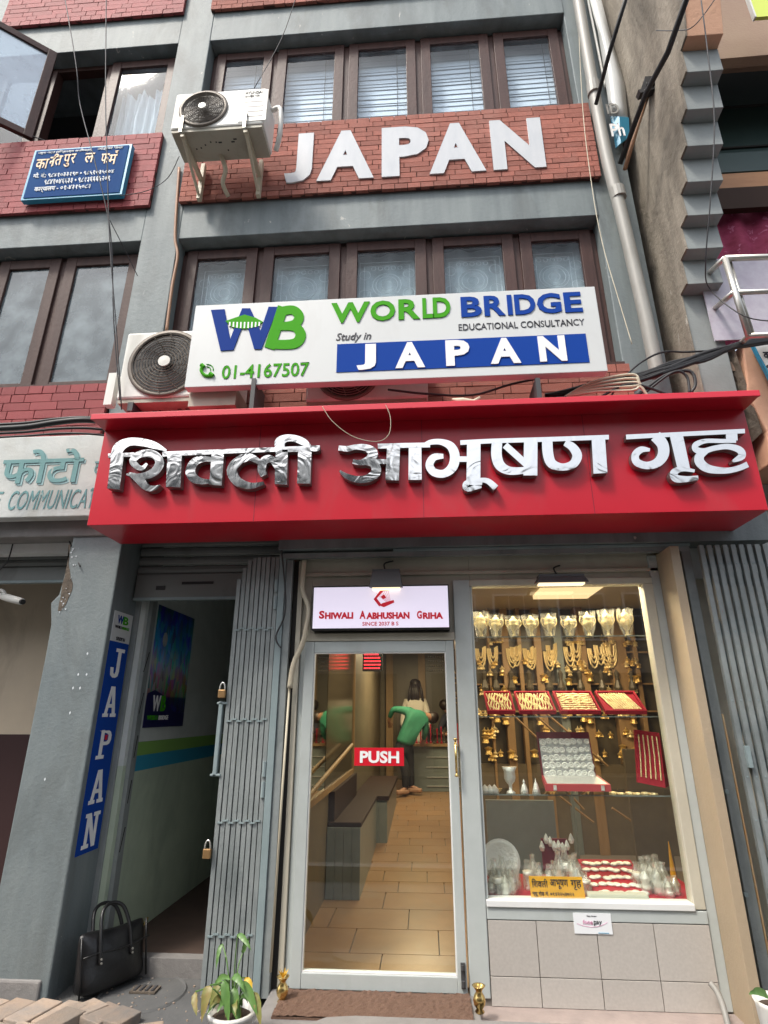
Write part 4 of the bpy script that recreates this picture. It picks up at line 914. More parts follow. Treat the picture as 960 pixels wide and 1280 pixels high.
# ================================================================== SHOP FRONT
SF = thing('shopfront', 'pale grey jewellery shop front with display window over beige tiles', 'shopfront', (.4, 3.96, 0))
def sf(n, mb, m, **k): return mb.build(n, M[m], SF, **k)
sf('head_wall', B(-.90, .34, 3.99, 4.08, 2.13, 2.95), 'framec'); sf('head_wall', B(.342, 1.66, 3.99, 4.08, 2.50, 2.95), 'framec'); sf('trim', B(-.88, 1.66, 3.965, 3.99, 2.545, 2.57), 'framec', bevel=.003)
sf('soffit_beam', B(-1.03, 2.4, 3.84, 4.3, 2.72, 3.05), 'grey')
sf('pilaster', B(-.90, -.865, 3.955, 4.05, .1, 2.66), 'framec', bevel=.004); sf('pilaster', B(-.862, -.815, 3.975, 4.05, .1, 2.13), 'frame', bevel=.006); sf('pilaster', B(-.86, -.80, 3.985, 4.05, 2.13, 2.66), 'framec', bevel=.004)
sf('mullion', B(.218, .335, 3.95, 4.06, .08, 2.50), 'frame', bevel=.006)
sf('mullion_bead', B(.336, .352, 3.965, 4.03, .56, 2.454), 'frame', bevel=.003)
sf('window_frame', B(.335, 1.60, 3.955, 4.05, 2.455, 2.50), 'framec', bevel=.004)
sf('window_frame', B(1.535, 1.60, 3.955, 4.05, .53, 2.454), 'framec', bevel=.004); sf('window_frame', B(1.602, 1.66, 3.965, 4.05, .05, 2.66), 'frame', bevel=.004)
sf('window_sill', B(.337, 1.534, 3.94, 4.05, .525, .56), 'white', bevel=.004)
sf('window_rail', B(.337, 1.60, 3.952, 4.06, .46, .524), 'frame', bevel=.004)
MB().box(.33, 1.58, 3.99, 3.996, .55, 2.46).build('window_pane', M['glassw'], SF)
sf('reveal', B(1.66, 1.72, 3.735, 4.06, .03, 2.66), 'reveal', bevel=.004)
# tiles under the window
tb = sf('tile_bed', B(.22, 1.60, 3.965, 4.06, -.02, .459), 'grout')
xs = [.338, .62, .963, 1.287, 1.60]; zs = [.045, .186, .458]
for i in range(4):
    for j in range(2):
        B(xs[i] + .002, xs[i + 1] - .002, 3.953, 3.966, zs[j] + .002, zs[j + 1] - .002).build('tile', M['tile'], tb, bevel=.0015)

kind(B(.25, 1.9, 3.80, 3.97, -.03, .045).build('step_edge', M['kerbp'], bevel=.008), 'structure')
kind(B(-.93, .26, 3.50, 4.02, -.03, .092).build('door_step', M['step'], bevel=.01), 'structure')
# ---- door
dr = thing('glass_door', 'pale grey framed glass shop door with brass pull', 'door', (-.32, 3.95, .1))
fm = MB(); fm.box(-.825, -.758, 3.945, 3.99, .1, 2.075).box(.15, .205, 3.945, 3.99, .1, 2.075).box(-.758, .15, 3.947, 3.99, 2.0, 2.075).box(-.758, .15, 3.947, 3.99, .1, .178)
fm.build('frame', M['frame'], dr, bevel=.004)
fb2 = MB().box(-.758, -.751, 3.952, 3.99, .178, 2.0).box(.143, .15, 3.952, 3.99, .178, 2.0).box(-.751, .143, 3.952, 3.99, 1.993, 2.0).box(-.751, .143, 3.952, 3.99, .178, .185); fb2.build('glazing_bead', M['white'], dr)
MB().box(-.752, .144, 3.966, 3.972, .184, 1.994).build('pane', M['glass'], dr)
h = MB().tube([(.190, 3.905, 1.25), (.190, 3.905, 1.43)], .008, 10).tube([(.190, 3.905, 1.27), (.190, 3.945, 1.27)], .007, 8).tube([(.190, 3.905, 1.41), (.190, 3.945, 1.41)], .007, 8)
h.lathe([(.001, 0), (.012, .004), (.012, .012), (.006, .02), (.006, .03)], (.190, 3.905, 1.225), 10).lathe([(.006, 0), (.006, .01), (.012, .018), (.012, .026), (.001, .03)], (.190, 3.905, 1.425), 10); h.build('handle', M['brass'], dr, smooth=True)
MB().box(.17, .195, 3.93, 3.945, .13, .25).build('bolt', M['dkgrey'], dr)
MB().tube([(.182, 3.925, .14), (.182, 3.925, .17)], .012, 8).tube([(.182, 3.925, .22), (.182, 3.925, .245)], .012, 8).build('bolt_knob', M['dkgrey'], dr)
B(-.84, .215, 3.94, 4.06, 2.078, 2.13).build('door_head', M['framec'], dr, bevel=.003)
pu = thing('push_sticker', 'red PUSH sticker in the middle of the glass door', 'sticker', (-.3, 3.96, 1.28))
bx = pxbox(443, 934.5, 505, 957.5, 3.962); MB().box(bx[0], bx[1], 3.9625, 3.9655, bx[2], bx[3]).build('sheet', M['pushred'], pu)
bx = pxbox(450, 938.5, 499, 954, 3.962); text('PUSH', bx, XZ(3.9625), M['pw'], 'lettering', pu, .001, .035)
# ---- light box
lb = thing('lightbox_sign', 'lit white lightbox with red shop name above the door', 'sign', (-.29, 3.9, 2.15))
bx = pxbox(391, 732.5, 563, 786, 3.86)
B(bx[0], bx[1], 3.868, 3.985, bx[2], bx[3]).build('housing', M['black'], lb, bevel=.003)
B(bx[0] + .01, bx[1] - .008, 3.86, 3.87, bx[2] + .012, bx[3] - .012).build('face', M['box'], lb)
y = 3.859; fr = XZ(y)
def pb(a, b, c, d): return pxbox(a, b, c, d, y)
for w, (u0, u1, big) in {'SHIWALI': (399, 449, 1), 'AABHUSHAN': (453, 525, 1), 'GRIHA': (530, 571, 1)}.items():
    u1 = u1 - 1 - (18 if w == 'GRIHA' else (0))
for fs_, rs, r0, r1 in (('S', 'HIWALI', 399, 441.5), ('A', 'ABHUSHAN', 449.5, 512), ('G', 'RIHA', 521, 554)):
    text(fs_, pb(r0, 763.5, r0 + 6.5 + (fs_ == 'A'), 773.5), fr, M['boxink'], 'letter', lb, .001, .045); text(rs, pb(r0 + 7.4 + (fs_ == 'A'), 765.6, r1, 773.5), fr, M['boxink'], 'letter', lb, .001, .055)
text('SINCE 2037 B S', pb(453, 777.5, 498, 781.8), fr, M['boxink'], 'letter', lb, .001, .015)
q = at(477, 747, y)
def hexa(pp, m, nm, d, r=None): return MB().prism([(at(a, b, y).x, at(a, b, y).z) for a, b in pp], (0, y, 0), (1, 0, 0), (0, 0, 1), (0, -1, 0), d).build(nm, M[m], lb)
hexa([(477, 736), (488, 735), (488, 738), (479, 739), (471, 748), (477, 756), (474, 758), (467, 749)], 'boxink', 'emblem', .002)
hexa([(474, 757), (478, 754), (492, 750), (493, 753), (480, 759)], 'boxink', 'emblem', .0025)
hexa([(476, 746), (480, 743), (483, 747), (479, 749)], 'boxink', 'emblem', .002)
mb = MB()
for a in range(7): mb.tube([(at(485 - a * 2.4, 738 + a * .6, y).x, y - .002, at(485, 738 + a * .6, y).z), (at(488 - a * .8, 751 + a * .3, y).x, y - .002, at(488, 751 + a * .3, y).z)][:2], .0008, 4)
mb.build('emblem_lines', M['boxink'], lb)
# ---- clip-on lamps over sign and window
def led(px0, px1, py0, py1, y, label, glow):
    a, b = at(px0, py1, y), at(px1, py0, y); t = thing('flood_lamp', label, 'lamp', ((a.x + b.x) / 2, y, a.z), 'small black lamps on the shop front')
    cx = (a.x + b.x) / 2; w = b.x - a.x
    MB().add([(a.x, y, a.z), (b.x, y, a.z), (b.x - .02, y + .03, b.z), (a.x + .02, y + .03, b.z), (a.x, y + .14, a.z + .02), (b.x, y + .14, a.z + .02), (b.x - .02, y + .12, b.z), (a.x + .02, y + .12, b.z)], [(0, 1, 2, 3), (5, 4, 7, 6), (0, 3, 7, 4), (1, 5, 6, 2), (3, 2, 6, 7), (0, 4, 5, 1)]).build('housing', M['dkgrey'], t, bevel=.004)
    B(a.x + .02, b.x - .02, y + .04, y + .11, a.z - .004, a.z + .008).build('diffuser', M[glow], t)
    mb = MB()
    for k in range(5): mb.box(a.x + .02, b.x - .02, y + .03 + k * .02, y + .034 + k * .02, b.z - .005, b.z + .014)
    mb.build('cooling_fins', M['dkgrey'], t)
    MB().tube(catmull([(cx, y + .1, b.z), (cx - .02, y + .15, b.z + .08), (cx + .04, 3.98, b.z + .12)]), .006, 6).build('cord', M['cable'], t)
led(461, 503, 712, 734, 3.76, 'small dark lamp standing over the lightbox sign', 'lampdim')
led(672, 736, 718, 728, 3.76, 'flat black lamp fixed over the display window', 'lampdim')
# conduit on the left
o = MB().tube(catmull([(-.855, 3.93, 2.66), (-.86, 3.93, 2.45), at(386, 760, 3.92), at(383, 784, 3.9), at(378, 805, 3.9), at(367, 830, 3.9), at(362, 860, 3.9)], 5), .018, 10).build('cable_hose', M['conduit'], smooth=True, loc=(-.86, 3.93, 2.3)); tag(o, 'cream flexible hose bending left of the lightbox down to the post', 'hose')
o = MB().tube([at(362, 858, 3.92), at(352, 1000, 3.92), at(338, 1215, 3.92)], .008, 8).build('conduit', M['conduit'], smooth=True, loc=at(352, 1000, 3.92)); tag(o, 'thin cream conduit running down beside the door frame', 'conduit')
o = MB().tube(catmull([at(352, 688, 3.86), at(357, 760, 3.88), at(345, 795, 3.88), at(351, 810, 3.88)]), .006, 6).build('wire', M['cable'], loc=at(352, 700, 3.86)); tag(o, 'black wire hooked on the grey post left of the lightbox', 'wire')
o = MB().tube(catmull([at(888, 1229, 3.90), at(897, 1241, 3.86), at(905, 1262, 3.80), at(912, 1290, 3.75)]), .016, 8).build('hose', M['hoseg'], smooth=True, loc=at(888, 1229, 3.9)); tag(o, 'grey hose coming out of the beige tiles at the right corner', 'hose')
fy = thing('flyer', 'white payment flyer stuck on the beige tiles under the window', 'flyer', (.92, 3.95, .4))
a, b = at(716, 1141, 3.95), at(766, 1168, 3.95)
B(a.x, b.x, 3.948, 3.9525, b.z, a.z).build('sheet', M['flyer'], fy)
fr = XZ(3.948); w = b.x - a.x; hh = a.z - b.z
text('fone', (a.x + .24 * w, a.x + .5 * w, b.z + .46 * hh, b.z + .68 * hh), fr, M['pink'], 'lettering', fy, .001, .02); text('pay', (a.x + .53 * w, a.x + .74 * w, b.z + .4 * hh, b.z + .64 * hh), fr, M['ink'], 'lettering', fy, .001, .01)
text('Scan to pay', (a.x + .36 * w, a.x + .62 * w, b.z + .84 * hh, b.z + .9 * hh), fr, M['ink'], 'lettering', fy, .001)
MB().tube([(a.x + (.08 + .09 * k) * w, 3.947, b.z + (.34 - .0 + .012 * (k - 4.5) ** 2 * (1 if k > 4 else .6)) * hh) for k in range(10)], .0012, 4).build('swoosh', M['pink'], fy)
MB().tube([(a.x + .62 * w, 3.947, b.z + .06 * hh), (a.x + .9 * w, 3.947, b.z + .06 * hh)], .0015, 4).build('print_line', M['teal'], fy)

# ================================================================== SHOP INTERIOR
random.seed(23)
def fz(y): return .10 if y < 6 else .10 + (y - 6) * .05
SI = thing('shop_interior', 'warm lit jewellery shop room seen through the glass door', 'shop room', (.5, 8, .1))
def si(n, mb, m, **k): return mb.build(n, M[m], SI, **k)
fl = kind(MB().add([(-.92, 4.0, .085), (3.2, 4.0, .085), (3.2, 6, .085), (-.92, 6, .085), (3.2, 12, .385), (-.92, 12, .385), (-.92, 4.0, .0), (3.2, 4, .0), (3.2, 12, 0), (-.92, 12, 0)], [(0, 1, 2, 3), (3, 2, 4, 5), (6, 9, 8, 7), (0, 6, 7, 1), (5, 4, 8, 9), (0, 3, 5, 9, 6), (1, 7, 8, 4, 2)]).build('shop_floor', M['grout']), 'structure')
tiles = []
yy = 4.03; r = 0
while yy < 11.9:
    tw = .6 if yy < 5.7 else .42; y1 = yy + (.455 if yy < 5.7 else .31); off = (-.92 - tw * ((r * .37) % 1))
    x = off
    while x < (.62 if yy > 5 else .3):
        a, b = max(x, -.915), min(x + tw, 3.1)
        if b - a > .03:
            g = .004; mb = MB(); z0, z1 = fz(yy), fz(y1)
            mb.add([(a + g, yy + g, z0 - .015), (b - g, yy + g, z0 - .015), (b - g, y1 - g, z1 - .015), (a + g, y1 - g, z1 - .015), (a + g, yy + g, z0), (b - g, yy + g, z0), (b - g, y1 - g, z1), (a + g, y1 - g, z1)], [(3, 2, 1, 0), (4, 5, 6, 7), (0, 1, 5, 4), (1, 2, 6, 5), (2, 3, 7, 6), (3, 0, 4, 7)])
            mb.build('tile', M['floor'], fl)
        x += tw
    yy = y1; r += 1
si('side_wall', B(-1.0, -.90, 4.05, 12, .0, 2.85), 'olive'); si('back_wall', B(-1.0, 3.3, 12, 12.1, 0, 2.9), 'olive'); si('side_wall', B(3.2, 3.3, 4.3, 12, 0, 2.9), 'olive')
si('ceiling', B(-1.0, 3.3, 4.08, 12.1, 2.86, 2.9), 'ceil')
for x, y, sx, sy in ((-.2, 6.0, .5, 1.2), (-.1, 9.3, .6, 1.6), (1.55, 6.0, .6, .8)):
    si('ceiling_lamp', B(x - sx / 2, x + sx / 2, y - sy / 2, y + sy / 2, 2.82, 2.86), 'panelglow' if x > 1 else 'lampglow')
mr = si('mirror', B(-.899, -.893, 4.6, 5.36, .98, 2.75), 'mirror'); si('gloss_panel', B(-.899, -.89, 5.38, 7.34, .98, 2.75), 'olg')
B(-.90, -.875, 7.35, 7.41, .95, 2.8).build('mirror_frame', M['woodin'], mr); B(-.90, -.875, 4.6, 7.35, .93, .98).build('mirror_frame', M['woodin'], mr)
a, b = atx(440, 931, -.82), atx(380, 1002, -.82)
si('handrail', MB().tube([a, b], .018, 8), 'woodin')
# benches
bz = at(450, 1035, 5.6).z; bn_ = thing('bench', 'low grey panelled bench with dark seat along the left wall inside the shop', 'bench', (-.75, 6.4, .1))
for k in range(4): B(-.895 + k * .075, -.822 + k * .075, 5.6, 5.63, .10, bz).build('front_panel', M['benchg'], bn_, bevel=.003)
B(-.895, -.60, 5.63, 7.4, .1, bz - .005).build('body', M['benchg'], bn_); B(-.895, -.59, 5.62, 7.4, bz, bz + .04).build('seat', M['seat'], bn_, bevel=.008)
B(-.895, -.84, 5.65, 7.4, bz + .04, .93).build('backrest', M['seat'], bn_)
b2 = thing('bench', 'farther grey and brown bench beside the bending person', 'bench', (-.65, 8.6, .2))
B(-.89, -.48, 7.5, 9.8, .15, .62).build('body', M['benchg'], b2)
for k in range(4): B(-.89 + k * .103, -.79 + k * .103, 7.48, 7.5, .17, .6).build('front_panel', M['benchg'], b2)
B(-.89, -.46, 7.47, 9.8, .622, .67).build('seat', M['seat'], b2)
# led rate boards
for (px0, px1, yb, lb) in ((455, 475, 7.5, 'red digital rate board hanging inside, right of the mirror edge'),):
    a, b = at(px0, 836, yb), at(px1, 806, yb); t = thing('rate_board', lb, 'display board', ((a.x + b.x) / 2, yb, a.z))
    B(a.x - .02, b.x + .03, yb, yb + .05, a.z - .03, b.z + .03).build('case', M['black'], t)
    mb = MB()
    for k in range(7):
        z = a.z + (b.z - a.z) * k / 7
        x = a.x
        while x < b.x - .02:
            w = random.choice((.012, .02, .03)); mb.box(x, x + w, yb - .004, yb, z, z + .016); x += w + .006
    mb.build('digits', M['led'], t)
    MB().box(a.x + .05, a.x + .06, yb + .02, yb + .03, b.z, 2.86).build('hanger', M['wire'], t)
t = si('switch_plate', B(at(461, 855, 11.98).x, at(470, 855, 11.98).x, 11.97, 12, at(461, 866, 11.98).z, at(461, 856, 11.98).z), 'padgrey')
# back wall showcases and pilasters
for px in (443, 487, 528, 562): 
    x = at(px, 880, 11.9).x; si('pilaster', B(x - .07, x + .07, 11.88, 12, .35, 2.86), 'woodin')
x0, x1 = at(534, 880, 11.9).x, at(558, 880, 11.9).x
sc1 = si('showcase', B(x0, x1, 11.93, 11.99, 1.2, 2.8), 'darkin')
mb = MB()
for i in range(7):
    for j in range(4): mb.lathe([(.002, 0), (.022, .01), (.002, .03)], (x0 + .05 + i * (x1 - x0 - .1) / 6, 11.9, 2.42 + j * .09), 6)
mb.build('rings', M['silver'], sc1)
x0, x1 = at(566, 880, 11.9).x, at(610, 880, 11.9).x
sc2 = si('showcase', B(x0, x1, 11.93, 11.99, 1.2, 2.8), 'darkin')
def necklace(cx, y, cz, w, h, par, m='gold', r=.012):
    mb = MB()
    for k, s in enumerate((1, .74, .48)):
        pts = [(cx + s * w / 2 * math.cos(R(t)), y - .01 * k, cz + (s * h if t > 180 else s * h * .28) * math.sin(R(t))) for t in range(170, 371, 20)]
        mb.tube(pts, r, 5)
    mb.build('necklace', M[m], par)
for px, py, y, w in ((572, 838, 11.9, .2), (572, 862, 11.9, .2)):
    q = at(px, py, y); necklace(q.x - .02, y, q.z + .1, .28, .36, sc2)
B(x0, x1, 11.8, 11.93, 1.95, 1.97).build('shelf', M['woodin'], sc2)
# counter
ct = thing('counter', 'pale jewellery counter with red stands at the back of the shop', 'counter', (.3, 11, .3))
B(-.28, 2.0, 10.75, 11.0, fz(10.8), 1.06).build('front', M['benchg'], ct); B(-.32, 2.0, 10.70, 11.25, 1.06, 1.10).build('top', M['woodin'], ct)
for z in (.42, .56, .72, .88): B(-.0, 2.0, 10.735, 10.75, z, z + .012).build('groove', M['padgrey'], ct)
for k in range(15):
    x = -.22 + k * .062 + random.uniform(-.01, .01); h = random.uniform(.2, .34)
    t = MB().lathe([(.022, 0), (.022, .02), (.010, .04), (.014, h), (.002, h + .01)], (x, 10.85 + .1 * (k % 2), 1.10), 6).build('jewellery_stand', M['velvet' if k % 3 else 'darkin'], loc=(x, 10.85, 1.1)); tag(t, 'slim red or dark jewellery stand on the back counter', 'stand', 'jewellery stands on the back counter')

# ---- display window: wall showcase seen through it
YS = 7.2
sw = thing('wall_showcase', 'oak wall showcase filled with gold jewellery seen through the display window', 'showcase', (1.7, YS, .1))
B(.55, 3.1, YS + .12, YS + .2, .1, 2.86).build('back_panel', M['darkin'], sw); B(.55, 3.1, YS, YS + .1, .1, 1.05).build('base_cabinet', M['olive'], sw)
for px, w in ((633, .09), (651, .05), (674, .09), (700, .10), (729, .11), (774, .2), (796, .05), (612, .03)):
    x = at(px, 830, YS).x; B(x - w / 2, x + w / 2, YS - .02, YS + .12, .1, 2.86).build('pilaster', M['woodin' if px != 700 else 'benchg'], sw, bevel=.006)
for z in (1.62, 1.93, 2.3): B(.55, 3.05, YS + .0, YS + .115, z, z + .018).build('shelf', M['woodin'], sw)
for px, py, n in ((601, 822, 1), (616, 822, 1), (640, 822, 1), (645, 820, 1), (661, 822, 1), (664, 824, 1), (687, 826, 1), (690, 818, 1), (712, 820, 1), (720, 815, 1), (742, 822, 1), (750, 818, 1), (758, 820, 1), (765, 820, 1)):
    q = at(px, py, YS - .03); necklace(q.x, YS - .03, q.z + .1, .12, .22, sw, 'goldp', .011)
for k in range(26):
    px = random.uniform(600, 800); py = random.choice((855, 905, 930, 945)); q = at(px, py + random.uniform(-4, 4), YS - .02)
    MB().lathe([(.002, 0), (.045, .01), (.03, .05), (.05, .08), (.002, .1)], (q.x, YS - .03, q.z), 8).build('ornament', M['gold'], sw)
for k in range(110):
    px = random.choice((random.uniform(598, 800), random.uniform(598, 630), random.uniform(706, 728), random.uniform(736, 768), random.uniform(780, 795))); py = random.choice((806, 834, 842, 868, 896, 920, 950)) + random.uniform(-4, 4); q = at(px, py, YS - .02)
    mb = MB().lathe([(.002, 0), (.03, .01), (.022, .03), (.034, .05), (.006, .07), (.002, .09)], (q.x, YS - .04, q.z), 7)
    if k % 3 == 0: mb.lathe([(.002, 0), (.016, .01), (.002, .04)], (q.x - .035, YS - .04, q.z), 6).lathe([(.002, 0), (.016, .01), (.002, .04)], (q.x + .035, YS - .04, q.z), 6)
    mb.build('ornament', M['goldp' if k % 2 else 'gold'], sw)
for k in range(10):
    q = at(601 + k * 21 + random.uniform(-5, 5), 852, YS - .04); MB().lathe([(.04, 0), (.05, .03), (.02, .12), (.03, .2), (.002, .24)], (q.x, YS - .05, q.z - .1), 8).build('bust_stand', M['darkin'], sw)
for a_, b_ in (((640, 868), (745, 960)), ((655, 868), (760, 958)), ((625, 878), (700, 950)), ((690, 988), (742, 1028)), ((705, 985), (730, 1012)), ((765, 1010), (795, 1030))):
    a, b = at(*a_, 6.2), at(*b_, 6.2); MB().tube([a, b], .012, 6).build('sloping_rail', M['woodin'], sw)
pn = thing('room_partition', 'grey partition panel and post low behind the display window goods', 'partition', (1.2, 5.6, .1))
a, b = at(607, 1000, 5.4), at(703, 1120, 5.4); B(a.x, b.x, 5.4, 5.44, .1, a.z).build('panel', M['benchg'], pn)
a, b = at(716, 985, 5.2), at(730, 1120, 5.2); B(a.x, b.x, 5.2, 5.3, .1, a.z + .25).build('post', M['gatelt'], pn)
a, b = at(588, 985, 5.6), at(606, 1120, 5.6); B(a.x - .03, b.x, 5.5, 5.56, .1, 2.6).build('post', M['woodin'], pn)
a, b = at(790, 985, 5.4), at(840, 1120, 5.4); B(a.x, b.x + .1, 5.5, 5.54, .1, a.z + .3).build('panel', M['olive'], pn)

# ---- window display
DC = thing('display_case', 'display window case with glass shelves and crimson cloth base', 'display case', (.95, 4.2, .5))
B(.30, 1.70, 4.06, 4.62, .40, .545).build('base', M['velvet'], DC, bevel=.01)
B(.34, .36, 4.06, 4.5, .55, 2.5).build('side_strip', M['framec'], DC)
B(1.72, 1.76, 4.06, 4.5, .4, 2.6).build('side_panel', M['olive'], DC)
B(.2, 1.8, 4.06, 4.5, 2.56, 2.6).build('top_panel', M['framec'], DC)
for z, y1 in ((2.118, 4.34), (1.585, 4.40), (1.108, 4.42)):
    B(.36, 1.70, 4.10, y1, z - .006, z).build('glass_shelf', M['glassw'], DC); B(.36, 1.70, 4.096, 4.10, z - .007, z + .001).build('shelf_edge', M['benchg'], DC)
B(.62, .88, 4.14, 4.3, 2.52, 2.555).build('lamp_panel', M['panelglow'], DC)
SH = 'bagged silver-gilt cups on the top glass shelf'
ordw = ['first', 'second', 'third', 'fourth', 'fifth', 'sixth', 'seventh', 'eighth', 'ninth']
for i, px in enumerate((602, 621, 643, 665, 688, 713, 737, 761, 785)):
    q = at(px, 797, 4.2); h = (.19, .17, .16, .165, .175, .155, .185, .195, .20)[i]
    t = thing('gilt_cup', 'gilt cup in a clear bag on the top shelf, %s from the left' % ordw[i], 'cup', (q.x, 4.2, 2.119), SH)
    MB().lathe([(.026, 0), (.028, .006), (.012, .02), (.009, .045), (.02, .06), (.036, .085), (.040, h * .6), (.030, h * .66), (.036, h * .7), (.026, h * .84), (.010, h * .9), (.012, h * .95), (.002, h)], (q.x, 4.2, 2.119), 14).build('body', M['goldp'], t, smooth=True)
    mb = MB()
    for s in (-1, 1): mb.tube(catmull([(q.x + s * .03, 4.2, 2.12 + h * .42), (q.x + s * .055, 4.2, 2.12 + h * .6), (q.x + s * .05, 4.2, 2.12 + h * .8), (q.x + s * .03, 4.2, 2.12 + h * .78)], 3), .004, 5)
    mb.build('handles', M['goldp'], t)
    mb = MB(); n = 14; prof = [(.03, .0), (.045, .07), (.055, .12), (.06, h + .0)]; vs = []
    for rr, z in prof:
        for k in range(n):
            a = 2 * math.pi * k / n; w = rr * random.uniform(.82, 1.12); vs.append((q.x + w * math.cos(a), 4.2 + w * .8 * math.sin(a), 2.121 + z + random.uniform(-.004, .004)))
    mb.add(vs, [(i_ * n + k, i_ * n + (k + 1) % n, (i_ + 1) * n + (k + 1) % n, (i_ + 1) * n + k) for i_ in range(3) for k in range(n)]); mb.build('clear_bag', M['plastic'], t)
# four red trays, tilted to the street
TR = [((603, 641), 'rings and gold earrings'), ((643, 692), 'dense gold chains'), ((694, 748), 'gold bangles in crosswise rows'), ((750, 803), 'slanting gold chains')]
for i, ((p0_, p1_), what) in enumerate(TR):
    xa, xb = at(p0_ + 6, 888, 4.12).x, at(p1_ + (4 if i < 3 else 6), 888, 4.12).x; sk = -.03 - .0 * i
    t = thing('jewellery_tray', 'red velvet tray with %s, %s of the four on the shelf' % (what, ordw[i]), 'tray', ((xa + xb) / 2, 4.12, 1.6), 'red jewellery trays on the middle shelf')
    T4 = Matrix.Translation((xa, 4.12, 1.597)) @ Matrix.Rotation(R(34), 4, 'X'); w = xb - xa - .006; dp = .24
    MB().box(0, w, 0, dp, 0, .012, T4).build('base', M['velvet'], t)
    rm = MB().box(0, w, 0, .012, .012, .03, T4).box(0, w, dp - .012, dp, .012, .03, T4).box(0, .012, .012, dp - .012, .012, .03, T4).box(w - .012, w, .012, dp - .012, .012, .03, T4); rm.build('rim', M['velvet'], t)
    g = MB()
    def chain(pts, r=.0055):
        g.tube([T4 @ Vector(p) for p in pts], r, 5, rr=[r * random.uniform(.6, 1.4) for _ in pts])
    if i in (0, 1):
        n = 10 if i == 0 else 13
        for k in range(n):
            x = .022 + (w - .044) * k / (n - 1); chain([(x + .006 * math.sin(q_ * 1.3 + k) + random.uniform(-.004, .004), .02 + q_ * (dp - .04) / 9, .02) for q_ in range(10)], .0055 if i == 0 else .0065)
    elif i == 2:
        for k in range(8):
            yq = .03 + k * (dp - .06) / 7; chain([(.02 + q_ * (w - .04) / 12, yq + .004 * math.sin(q_ * 2.1 + k), .02) for q_ in range(13)], .007)
    else:
        for k in range(11):
            x = .022 + (w - .1) * k / 10; chain([(x + q_ * .05 / 8, dp - .02 - q_ * (dp - .05) / 8, .02) for q_ in range(9)], .006)
    g.build('gold_chains', M['goldp'] if i in (1, 3) else M['goldp'], t)
# open silver case
a, b, c, d = at(669, 917, 4.16), at(738, 918, 4.16), at(746, 970, 4.12), at(681, 975, 4.12)
sc_ = thing('silver_case', 'open maroon case lined with pale silver coins on the third shelf', 'case', ((a.x + b.x) / 2, 4.15, 1.12))
xa, xb = d.x + .0, c.x; H_ = a.z - c.z; T4 = Matrix.Translation((xa, 4.20, 1.19)) @ Matrix.Rotation(R(-14), 4, 'X'); w = xb - xa + .02
MB().box(0, w, 0, .02, 0, .30, T4).build('lid', M['case'], sc_); MB().box(.01, w - .01, -.008, 0, .01, .255, T4).build('lid_lining', M['padgrey'], sc_)
g = MB()
for i in range(8):
    for j in range(5): 
        rr = random.uniform(.018, .026); cx_, cz_ = .032 + i * (w - .064) / 7 + random.uniform(-.004, .004), .032 + j * .05 + random.uniform(-.005, .005)
        mb = MB().lathe([(rr, 0), (rr, .004), (rr * .7, .007), (rr * .3, .004), (.001, .008)], (0, 0, 0), 12); T5 = T4 @ Matrix.Translation((cx_, -.008, cz_)) @ Matrix.Rotation(R(90), 4, 'X'); mb.v = [tuple(T5 @ Vector(v)) for v in mb.v]; g.add(mb.v, mb.f)
g.build('silver_coins', M['silver'], sc_)
e0, e1 = at(683, 992, 4.03), at(765, 990, 4.03)
MB().add([(e0.x, 4.04, 1.135), (e1.x, 4.04, 1.135), (xb + .03, 4.22, 1.18), (xa, 4.22, 1.18), (e0.x, 4.04, 1.175), (e1.x, 4.04, 1.175), (xb + .03, 4.22, 1.215), (xa, 4.22, 1.215)], [(3, 2, 1, 0), (4, 5, 6, 7), (0, 1, 5, 4), (1, 2, 6, 5), (2, 3, 7, 6), (3, 0, 4, 7)]).build('bottom_half', M['boxred'], sc_)
MB().add([(e0.x + .015, 4.05, 1.178), (e1.x - .015, 4.05, 1.178), (xb + .01, 4.21, 1.216), (xa + .01, 4.21, 1.216)], [(0, 1, 2, 3)]).build('silver_goods', M['silver'], sc_)
for s in (.12, .85): B(e0.x + (e1.x - e0.x) * s, e0.x + (e1.x - e0.x) * s + .02, 4.034, 4.04, 1.14, 1.17).build('latch', M['silver'], sc_)
# standing red board with gold chains
a, b, c, d = at(793, 912, 4.3), at(824, 916, 4.24), at(832, 985, 4.2), at(797, 978, 4.26)
rb_ = thing('necklace_board', 'standing crimson board hung with gold chains at the right of the third shelf', 'display board', (1.5, 4.25, 1.11))
MB().add([a, b, c, d, a + Vector((0, .02, 0)), b + Vector((0, .02, 0)), c + Vector((0, .02, 0)), d + Vector((0, .02, 0))], [(0, 1, 2, 3), (7, 6, 5, 4), (0, 4, 5, 1), (1, 5, 6, 2), (2, 6, 7, 3), (3, 7, 4, 0)]).build('board', M['velvet'], rb_)
MB().add([b, b + Vector((.05, .12, -.03)), c + Vector((.07, .12, 0)), c], [(0, 1, 2, 3)]).build('side_leaf', M['velvet'], rb_)
for k in range(5):
    u = .14 + k * .18; p = a.lerp(b, u) * .92 + d.lerp(c, u) * .08; q = a.lerp(b, u) * .12 + d.lerp(c, u) * .88
    MB().tube([p + Vector((0, -.006, 0)), p.lerp(q, .5) + Vector((.004, -.006, 0)), q + Vector((0, -.006, 0))], .005, 5).build('chain', M['goldp'], rb_)
